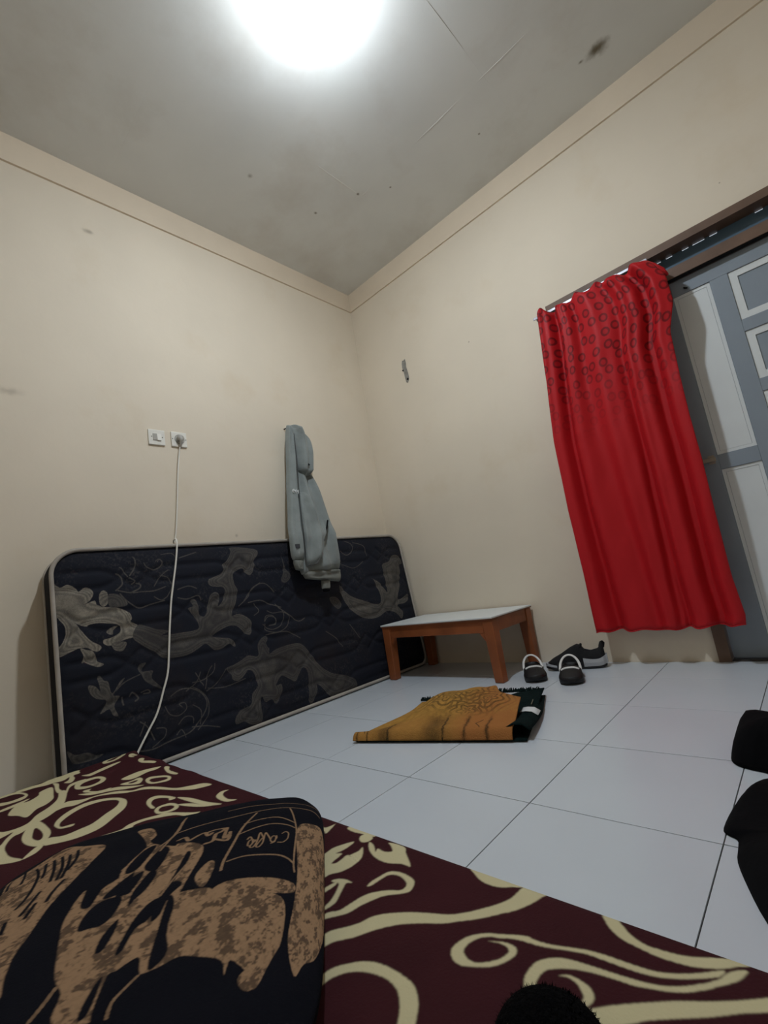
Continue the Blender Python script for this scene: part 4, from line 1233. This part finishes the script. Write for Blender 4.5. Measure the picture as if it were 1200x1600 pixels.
# border strip along the right edge, stitched line and white label
bs = MB()
st_ = MB()
nb_ = 26
vs_ = []
for j in range(nb_):
    t = j / (nb_ - 1)
    vv = 0.02 + 0.49 * t
    zz = 0.030 + .018 * (1 - t) - .022 * t
    for (uu, dz) in ((0.600, -.004), (0.625, .006), (0.655, .004), (0.680, -.014)):
        vs_.append(rp(uu + .010 * math.sin(vv * 8), vv, max(zz + dz, .012)))
bo = obj('border_strip', vs_, grid_faces(nb_, 4), M_green, rg, True)
solidify(bo, 0.004)
MB().tube([rp(0.640 + .010 * math.sin((.30 + .02 * k) * 8), .30 + .02 * k, 0.020 + .0135 * (1 - (k / 10)) + .004) for k in range(10)], 0.002, 5).build('stitching', mat('stitch', lin(120, 118, 100), 0.9), rg)
lab = []
for j in range(8):
    t = j / 7
    for (uu, dz) in ((0.612, .009), (0.632, .0115), (0.655, .0095), (0.676, -.004)):
        vv = 0.185 + .075 * t
        zz = 0.030 + .018 * (1 - (vv - .02) / .49) - .022 * (vv - .02) / .49
        lab.append(rp(uu + .010 * math.sin(vv * 8), vv, zz + dz))
solidify(obj('label', lab, grid_faces(8, 4), M_label, rg, True), .001)

# ------------------------------------------------------------------ clogs
def make_clog(label):
    c = thing('clog', label, 'clog', (0, 0, 0), 'pair of black clogs by the low table')
    L = 0.265

    def half(t):   # half width along length, t 0 heel .. 1 toe
        return float(np.interp(t, [0, .05, .15, .35, .55, .75, .88, .96, 1.0], [.016, .029, .037, .039, .045, .051, .046, .030, .010]))

    # sole
    v = []
    n = 26
    for k in range(n):
        t = k / (n - 1)
        w = half(t) * 1.04 + .002
        rise = 0.010 * float(smoothstep(.8, 1, t))
        for (sx__, z) in ((-1, rise), (-1.03, .014 + rise), (-.97, .026 + rise), (-.4, .028 + rise), (.4, .028 + rise), (.97, .026 + rise), (1.03, .014 + rise), (1, rise)):
            v.append((sx__ * w, t * L, z + .0005))
    f = grid_faces(n, 8, True)
    f += [tuple(range(8)), tuple((n - 1) * 8 + k for k in range(8))[::-1]]
    o = obj('sole', v, f, M_black_rubber, c, True)
    # toe upper: arches from the opening to the toe
    v = []
    n, m = 22, 17
    for k in range(n):
        t = .56 + .435 * k / (n - 1)
        w = half(t) * 1.02 + .002
        hgt = float(np.interp(t, [.56, .62, .72, .85, .95, .995], [.066, .060, .053, .042, .031, .012]))
        for q in range(m):
            a = math.pi * q / (m - 1)
            ca, sa = math.cos(a), math.sin(a)
            lean = -.030 * (1 - sa) if k == 0 else 0
            v.append((w * (abs(ca) ** .75) * (1 if ca > 0 else -1), t * L + lean * (1 - k / n), .020 + (hgt - .020) * (sa ** .8)))
    up_ = obj('upper', v, grid_faces(n, m), M_black_rubber, c, True)
    solidify(up_, .005, 0)
    # heel wall
    v = []
    m = 33
    for q in range(m):
        a = q / (m - 1)
        if a < .5:
            t = .52 * (1 - a * 2)
            sgn = -1
        else:
            t = .52 * (a * 2 - 1)
            sgn = 1
        t = .52 * (t / .52) ** 1.4
        w = half(t) * 1.02 + .001 if t > .004 else 0
        rim = float(np.interp(t, [0, .15, .3, .45, .52], [.050, .046, .040, .042, .048]))
        for z in (.018, .030, rim):
            v.append((sgn * w, t * L - (.004 if t < .05 else 0) * (z / .05), z))
    hw = obj('heel_wall', v, grid_faces(m, 3), M_black_rubber, c, True)
    solidify(hw, .005, 0)
    # white trim along the opening edge of the upper
    w = half(.56) * 1.0
    MB().tube([(half(.66) * 1.02 * abs(math.cos(a)) ** .75 * (1 if math.cos(a) > 0 else -1), .655 * L, .024 + .0365 * math.sin(a) ** .8) for a in [math.radians(42 + 96 * k / 14) for k in range(15)]], .0056, 8).build('white_trim', M_white_rubber, c, True)
    # heel strap
    pth = []
    for k in range(25):
        a = math.pi * k / 24
        pth.append((math.cos(a) * (half(.46) + .004) * (1.0 if abs(math.cos(a)) > .6 else 1.0), .50 * L - math.sin(a) ** .8 * (.50 * L - .030), .046 + .046 * math.sin(a) ** 1.0))
    MB().tube(pth, .0062, 8, False, .6).build('heel_strap', M_white_rubber, c, True)
    for s_ in (-1, 1):
        x_ = s_ * (half(.46) + .008)
        MB().tube([(x_ - s_ * .006, .47 * L, .043), (x_ + s_ * .002, .47 * L, .043)], .009, 12).build('rivet', M_white_rubber, c, True)
        MB().tube([(x_ + s_ * .001, .47 * L, .043), (x_ + s_ * .0035, .47 * L, .043)], .0045, 10).build('rivet_cap', M_black_rubber, c, True)
    return c


def aim(o, heel, toe):
    o.location = (heel[0], heel[1], 0.0005)
    o.rotation_euler = (0, 0, math.atan2(-(toe[0] - heel[0]), toe[1] - heel[1]))


def copy_tree(o, parent=None):
    c = o.copy()
    COL.objects.link(c)
    if parent:
        c.parent = parent
    for ch in list(o.children):
        copy_tree(ch, c)
    return c


c1 = make_clog('black clog with white strap nearest the wooden table leg')
c2 = copy_tree(c1)
c2['label'] = 'black clog with white strap in front of the black sneaker'
aim(c1, (1.098, -0.215), (1.232, -0.443))
aim(c2, (1.318, -0.225), (1.415, -0.470))

# ------------------------------------------------------------------ sneaker
sn = thing('sneaker', 'black chunky sneaker with pale grey heel sole against the back wall', 'shoe', (0, 0, 0))
LS = 0.30


def shalf(t):
    return float(np.interp(t, [0, .04, .15, .4, .6, .78, .9, .97, 1], [.020, .034, .040, .038, .043, .047, .040, .026, .010]))


n = 30
for (nm, t0, t1, m_, z0, z1, grow) in (('outsole', 0, 1, M_black_rubber, 0, .012, 1.06), ('heel_midsole', -.02, .36, M_grey_sole, .012, .054, 1.14), ('forefoot_midsole', .361, .80, M_black_rubber, .012, .036, 1.14), ('toe_midsole', .801, 1.0, M_grey_sole, .012, .026, 1.07)):
    v = []
    for k in range(n):
        t = t0 + (t1 - t0) * k / (n - 1)
        w = shalf(max(t, 0)) * grow
        spring = .012 * float(smoothstep(.75, 1, t)) + .008 * float(smoothstep(.12, -.02, t))
        zt_ = z1 + spring - (.008 * math.sin((t - t0) / (t1 - t0) * math.pi) if nm == 'heel_midsole' else 0)
        for (q, z) in ((-.92, z0 + spring), (-1, (z0 + zt_) / 2), (-.95, zt_), (.95, zt_), (1, (z0 + zt_) / 2), (.92, z0 + spring)):
            v.append((q * w, t * LS, z + .0005))
    obj(nm, v, grid_faces(n, 6, True) + [tuple(range(6)), tuple((n - 1) * 6 + k for k in range(6))[::-1]], m_, sn, False)
v = []
n, m = 36, 21
for k in range(n):
    t = .01 + .975 * k / (n - 1)
    w = shalf(t) * 1.0
    hgt = float(np.interp(t, [0, .03, .10, .22, .34, .42, .55, .72, .86, .96, 1], [.108, .124, .108, .098, .112, .124, .108, .078, .058, .038, .022]))
    opn = float(smoothstep(.06, .12, t) * smoothstep(.36, .30, t))
    for q in range(m):
        a = math.pi * q / (m - 1)
        ca, sa = math.cos(a), math.sin(a)
        z = .028 + (hgt - .028) * sa ** .75
        z -= opn * .030 * max(0, (sa - .75) / .25)
        v.append((w * abs(ca) ** .8 * (1 if ca > 0 else -1) * (1 - .25 * float(smoothstep(.04, .1, z))), t * LS, z))
uo = obj('upper', v, grid_faces(n, m) + [tuple(range(m)), tuple((n - 1) * m + k for k in range(m))[::-1]], M_black_mesh, sn, True)
MB().tube([(0, .012, .098), (0, .004, .120), (0, .006, .128)], [.014, .013, .006], 8, False, .5).build('heel_tab', M_black_mesh, sn, True)
MB().tube([(0, .125, .092), (0, .112, .112), (0, .106, .122)], [.022, .022, .012], 8, False, .4).build('tongue', M_black_mesh, sn, True)
for k in range(5):
    t = .44 + .07 * k
    z = float(np.interp(t, [.42, .55, .72], [.106, .088, .066]))
    MB().tube([(-.022, t * LS, z - .008), (0, t * LS + .004, z + .003), (.022, t * LS, z - .008)], .0032, 6).build('lace', M_black_cloth, sn, True)
MB().box(-.012, .012, .136, .139, .100, .108).build('tongue_label', M_label, sn)
sn.location = (1.452, -0.090, 0.0005)
sn.rotation_euler = (0, 0, math.atan2(-(1.165 - 1.44), (-0.172 + 0.085)))

# ------------------------------------------------------------------ floor bed with printed sheet
bed = thing('floor_bed', 'low foam bed on the floor under a maroon sheet with cream swirls', 'bed', (1.6, -2.6, 0))
X0b, X1b, Y0b, Y1b, ZB = 0.362, 2.92, -3.45, -1.972, 0.13
MB().box(X0b + .012, X1b - .012, Y0b + .012, Y1b - .012, 0.002, ZB - .008, 0.02).build('foam_block', mat('foam', lin(190, 180, 150), 0.9), bed)
nx, ny = 150, 100
v, uv = [], []
TX0, TX1, TY0, TY1 = 0.30, 3.0, -3.52, -1.90


def sheet(x, y):
    return 0.0016 * math.sin(x * 9 + y * 5) + 0.0012 * math.sin(y * 17 - x * 6) + 0.001 * math.sin(x * 31 + 2 * math.sin(y * 9))


R_ = 0.012
us = [0, .2, .5, .8, 1] 
xs_ = [X0b - .004, X0b - .003, X0b, X0b + .003, X0b + R_] + list(np.linspace(X0b + .03, X1b - .03, nx)) + [X1b - R_, X1b - .003, X1b, X1b + .003, X1b + .004]
ys_ = [Y0b - .004, Y0b - .003, Y0b, Y0b + .003, Y0b + R_] + list(np.linspace(Y0b + .03, Y1b - .03, ny)) + [Y1b - R_, Y1b - .003, Y1b, Y1b + .003, Y1b + .004]
zs_e = [0.012, ZB - .02, ZB - .006, ZB - .002, ZB]
NX, NY = len(xs_), len(ys_)
for i, x in enumerate(xs_):
    zi = zs_e[min(i, NX - 1 - i)] if min(i, NX - 1 - i) < 5 else ZB
    for j, y in enumerate(ys_):
        zj = zs_e[min(j, NY - 1 - j)] if min(j, NY - 1 - j) < 5 else ZB
        z = min(zi, zj)
        inside = min(min(i, NX - 1 - i), min(j, NY - 1 - j))
        dz = sheet(x, y) * min(1, max(0, inside - 3) / 3)
        wob = 0.004 * math.sin(x * 23) + .003 * math.sin(x * 51 + 1)
        yy = y + (wob * float(smoothstep(1.2, .4, x)) if j > NY - 8 else 0)
        v.append((x, yy, z + dz))
        d = ZB - z
        uv.append(((x - TX0) / (TX1 - TX0), (y + (d if j > NY / 2 else -d) * (1 if zj < ZB else 0) - TY0) / (TY1 - TY0)))
tw, thh = 2700, 1620
img = np.zeros((thh, tw))
for mir in (1, 0):
    for val, wd, ss_ in BED_PRINT:
        P = dec(ss_)
        if mir:
            P = np.stack([3.1 - P[:, 0], -5.02 - P[:, 1]], 1)
            if P[:, 1].max() > -2.5:
                continue
        Q = np.stack([(P[:, 0] - TX0) * 1000, (P[:, 1] - TY0) * 1000], 1)
        fill(img, spline(Q), val)
M_sheet = mat('maroon_sheet', lin(58, 22, 27), 0.9, 0.15, noise=0.12, nscale=10, bump=0.15, bscale=260)
t_ = mask_node(M_sheet, mask_image('swirl_print', soften(soften(img))))
add_socket_mix(M_sheet, t_.outputs[0], lin(200, 190, 152))
obj('bed_sheet', v, grid_faces(NX, NY), M_sheet, bed, True, uvs=uv)

# ------------------------------------------------------------------ printed pillow
pcx, pcy, pang, pL, pW, pzt, pe, qe, pK, pz0 = 1.5677, -2.3794, 4.03, 0.2774, 0.3272, 0.0388, 3.7836, 0.5039, 0.2787, 0.0425
EA = np.array([math.cos(pang), math.sin(pang)])
EB = np.array([-EA[1], EA[0]])
pl = thing('printed_pillow', 'thick black pillow with a tan coffee print lying on the maroon sheet', 'pillow', (pcx, pcy, ZB))


def pil(Sg, Tg, top):
    s, t = np.sin(Sg * math.pi / 2), np.sin(Tg * math.pi / 2)
    h = (np.clip(1 - np.abs(s) ** pe, 0, 1) * np.clip(1 - np.abs(t) ** pe, 0, 1)) ** qe
    s2, t2 = s * np.sqrt(1 - pK * t ** 6), t * np.sqrt(1 - pK * s ** 6)
    z = ZB + .0035 + pz0 + (pzt * h - .0035 * h if top else -pz0 * np.minimum(1, h * 1.6))
    return np.stack([pcx + EA[0] * s2 * pL + EB[0] * t2 * pW, pcy + EA[1] * s2 * pL + EB[1] * t2 * pW, z + 0 * h], -1)


npn = 71
Sg, Tg = np.meshgrid(np.linspace(-1, 1, npn), np.linspace(-1, 1, npn), indexing='ij')
A_ = pil(Sg, Tg, True)
A_[..., 2] += (0.0012 * np.sin(Sg * 14 + Tg * 9) + .001 * np.sin(Tg * 21 - Sg * 7)) * np.clip((1 - np.abs(Sg)) * 6, 0, 1) * np.clip((1 - np.abs(Tg)) * 6, 0, 1)
uvp = np.stack([(Sg + 1) / 2, (Tg + 1) / 2], -1).reshape(-1, 2)
tw, thh = 1000, 1400
img = np.zeros((thh, tw))
shp = np.zeros((thh, tw))
for val, wd, ss_ in PILLOW_PRINT:
    P = dec(ss_)
    Q = np.stack([(P[:, 0] + 1) / 2 * tw, (P[:, 1] + 1) / 2 * thh], 1)
    if wd:
        tgt = shp if val > 0 else img
        stroke(tgt, spline(Q, False), wd * 1.3 + .5, wd * 1.1 + .5, val)
    else:
        fill(img, spline(Q), val)
        if val == 0:
            pass
na = vnoise(thh, tw, (22, 16), 21, 4)
nb2 = vnoise(thh, tw, (5, 5), 22, 2)
nc = vnoise(thh, tw, (60, 60), 23, 2)
brk = smoothstep(.42, .56, na * .7 + nb2 * .25 + nc * .12)
img = soften(img) * (.35 + .65 * brk) * (.75 + .4 * nb2)
img = np.maximum(img, np.minimum(shp, 1) * (.65 + .5 * nb2))
M_pil = mat('black_printed_cotton', lin(13, 14, 22), 0.95, 0.1, bump=0.12, bscale=300)
t_ = mask_node(M_pil, mask_image('coffee_print', soften(img)))
add_socket_mix(M_pil, t_.outputs[0], lin(150, 120, 92))
obj('top_cover', A_.reshape(-1, 3), grid_faces(npn, npn), M_pil, pl, True, uvs=[tuple(q) for q in uvp])
B_ = pil(Sg, Tg, False)
obj('underside', B_.reshape(-1, 3), grid_faces(npn, npn), mat('black_cotton', lin(12, 13, 18), 0.95, 0.1), pl, True)

# ------------------------------------------------------------------ black garments on the tiles at the right
def heap(name, label, poly, h, seed, edge=.06):
    """soft cloth lying on the floor: outline in floor coordinates, rounded up to height h"""
    P = spline(np.array(poly), True, 3)
    n = len(P)
    c = P.mean(0)
    v = []
    rings = [0, .03, .08, .16, .28, .42, .6, .8, .97]
    for k, r in enumerate(rings):
        for i, p in enumerate(P):
            q = p + (c - p) * r
            d = np.hypot(*(p - c)) * r
            z = h(q[0], q[1]) * (1 - math.exp(-d / (edge * .5))) if k else 0.0
            z += .012 * math.sin(q[0] * 23 + seed) * math.sin(q[1] * 17 + seed * 2) * min(1, d / .06)
            v.append((q[0], q[1], max(z, .0) + .0015))
    f = grid_faces(len(rings), n, True)
    f.append(tuple((len(rings) - 1) * n + i for i in range(n)))
    f.append(tuple(range(n))[::-1])
    o = obj(name, v, f, M_black_cloth, None, True)
    return o


g1 = heap('black_garment', '', [(2.150, -1.165), (2.128, -1.160), (2.095, -1.142), (2.078, -1.10), (2.080, -1.00), (2.10, -0.94), (2.2, -0.93), (2.36, -0.96), (2.42, -1.05), (2.38, -1.16), (2.25, -1.20)], lambda x, y: .100 + .03 * (x - 2.1), 1.0, .05)
tag(g1, 'smaller crumpled black garment on the tiles farther from the bed at right', 'clothing', 'black garments at the right edge')
g2 = heap('black_garment', '', [(2.20, -1.235), (2.150, -1.245), (2.124, -1.29), (2.110, -1.37), (2.104, -1.455), (2.112, -1.478), (2.130, -1.490), (2.134, -1.52), (2.138, -1.565), (2.160, -1.635), (2.188, -1.705), (2.24, -1.80), (2.40, -1.86), (2.55, -1.70), (2.56, -1.45), (2.45, -1.30), (2.32, -1.25)], lambda x, y: .030 + .10 * max(0, x - 2.13), 2.0, .05)
tag(g2, 'larger black garment on the tiles nearest the bed at right', 'clothing', 'black garments at the right edge')

# ------------------------------------------------------------------ fuzzy black cap on the bed
cp = thing('knit_cap', 'round black fuzzy knit cap lying on the maroon sheet at the bottom', 'cap', (2.085, -2.185, ZB))
v = []
n, m = 28, 40
hc = np.array([2.088, -2.179])
for k in range(n):
    a = math.pi / 2 * k / (n - 1)
    for q in range(m):
        b = 2 * math.pi * q / m
        jit = 1 + rnd.uniform(-.012, .012)
        v.append((hc[0] + .055 * math.cos(a) ** .85 * math.cos(b) * jit, hc[1] + .055 * math.cos(a) ** .85 * math.sin(b) * jit, ZB + .003 + .040 * math.sin(a) * jit))
f = grid_faces(n, m, True)
f.append(tuple(range(m))[::-1])
obj('crown', v, f, M_black_fuzz, cp, True)
fz = MB()
for k in range(900):
    a = rnd.uniform(0.1, 1.5)
    b = rnd.uniform(0, 2 * math.pi)
    d = np.array([math.cos(a) ** .85 * math.cos(b), math.cos(a) ** .85 * math.sin(b), math.sin(a)])
    p = np.array([hc[0], hc[1], ZB + .003]) + d * np.array([.055, .055, .040])
    e = p + d * rnd.uniform(.001, .0035) + np.array([rnd.uniform(-.002, .002) for _ in range(3)])
    t = np.cross(d, [.3, .5, .8])
    t = t / np.linalg.norm(t) * .0007
    fz.add([p - t, p + t, e], [(0, 1, 2)])
z_ = fz.build('fuzz', M_black_fuzz, cp)
z_['kind'] = 'stuff'
# pale round lining patch showing on the near side of the cap
n0 = np.array([(2.1145 - hc[0]) / .055, (-2.2065 - hc[1]) / .055, (0.160 - ZB - .003) / .040])
n0 /= np.linalg.norm(n0)
t0 = np.cross(n0, [0, 0, 1])
t0 /= np.linalg.norm(t0)
t1 = np.cross(n0, t0)
v, f = [], []
for k, rr in enumerate((0.0, .12, .24, .30)):
    for q in range(20):
        a = 2 * math.pi * q / 20
        d = n0 + (t0 * math.cos(a) + t1 * math.sin(a)) * rr
        d /= np.linalg.norm(d)
        s_ = 1.035 if k < 3 else .97
        e2 = (np.abs(d) ** 1.0) * np.sign(d)
        z_el = e2[2]
        ca = math.sqrt(max(0, 1 - z_el * z_el)) ** .85
        h_ = math.hypot(e2[0], e2[1])
        v.append((hc[0] + .055 * ca * e2[0] / h_ * s_, hc[1] + .055 * ca * e2[1] / h_ * s_, ZB + .003 + .040 * z_el * s_))
obj('pale_patch', v, grid_faces(4, 20, True), M_label, cp, True)['label'] = 'pale cloth patch'
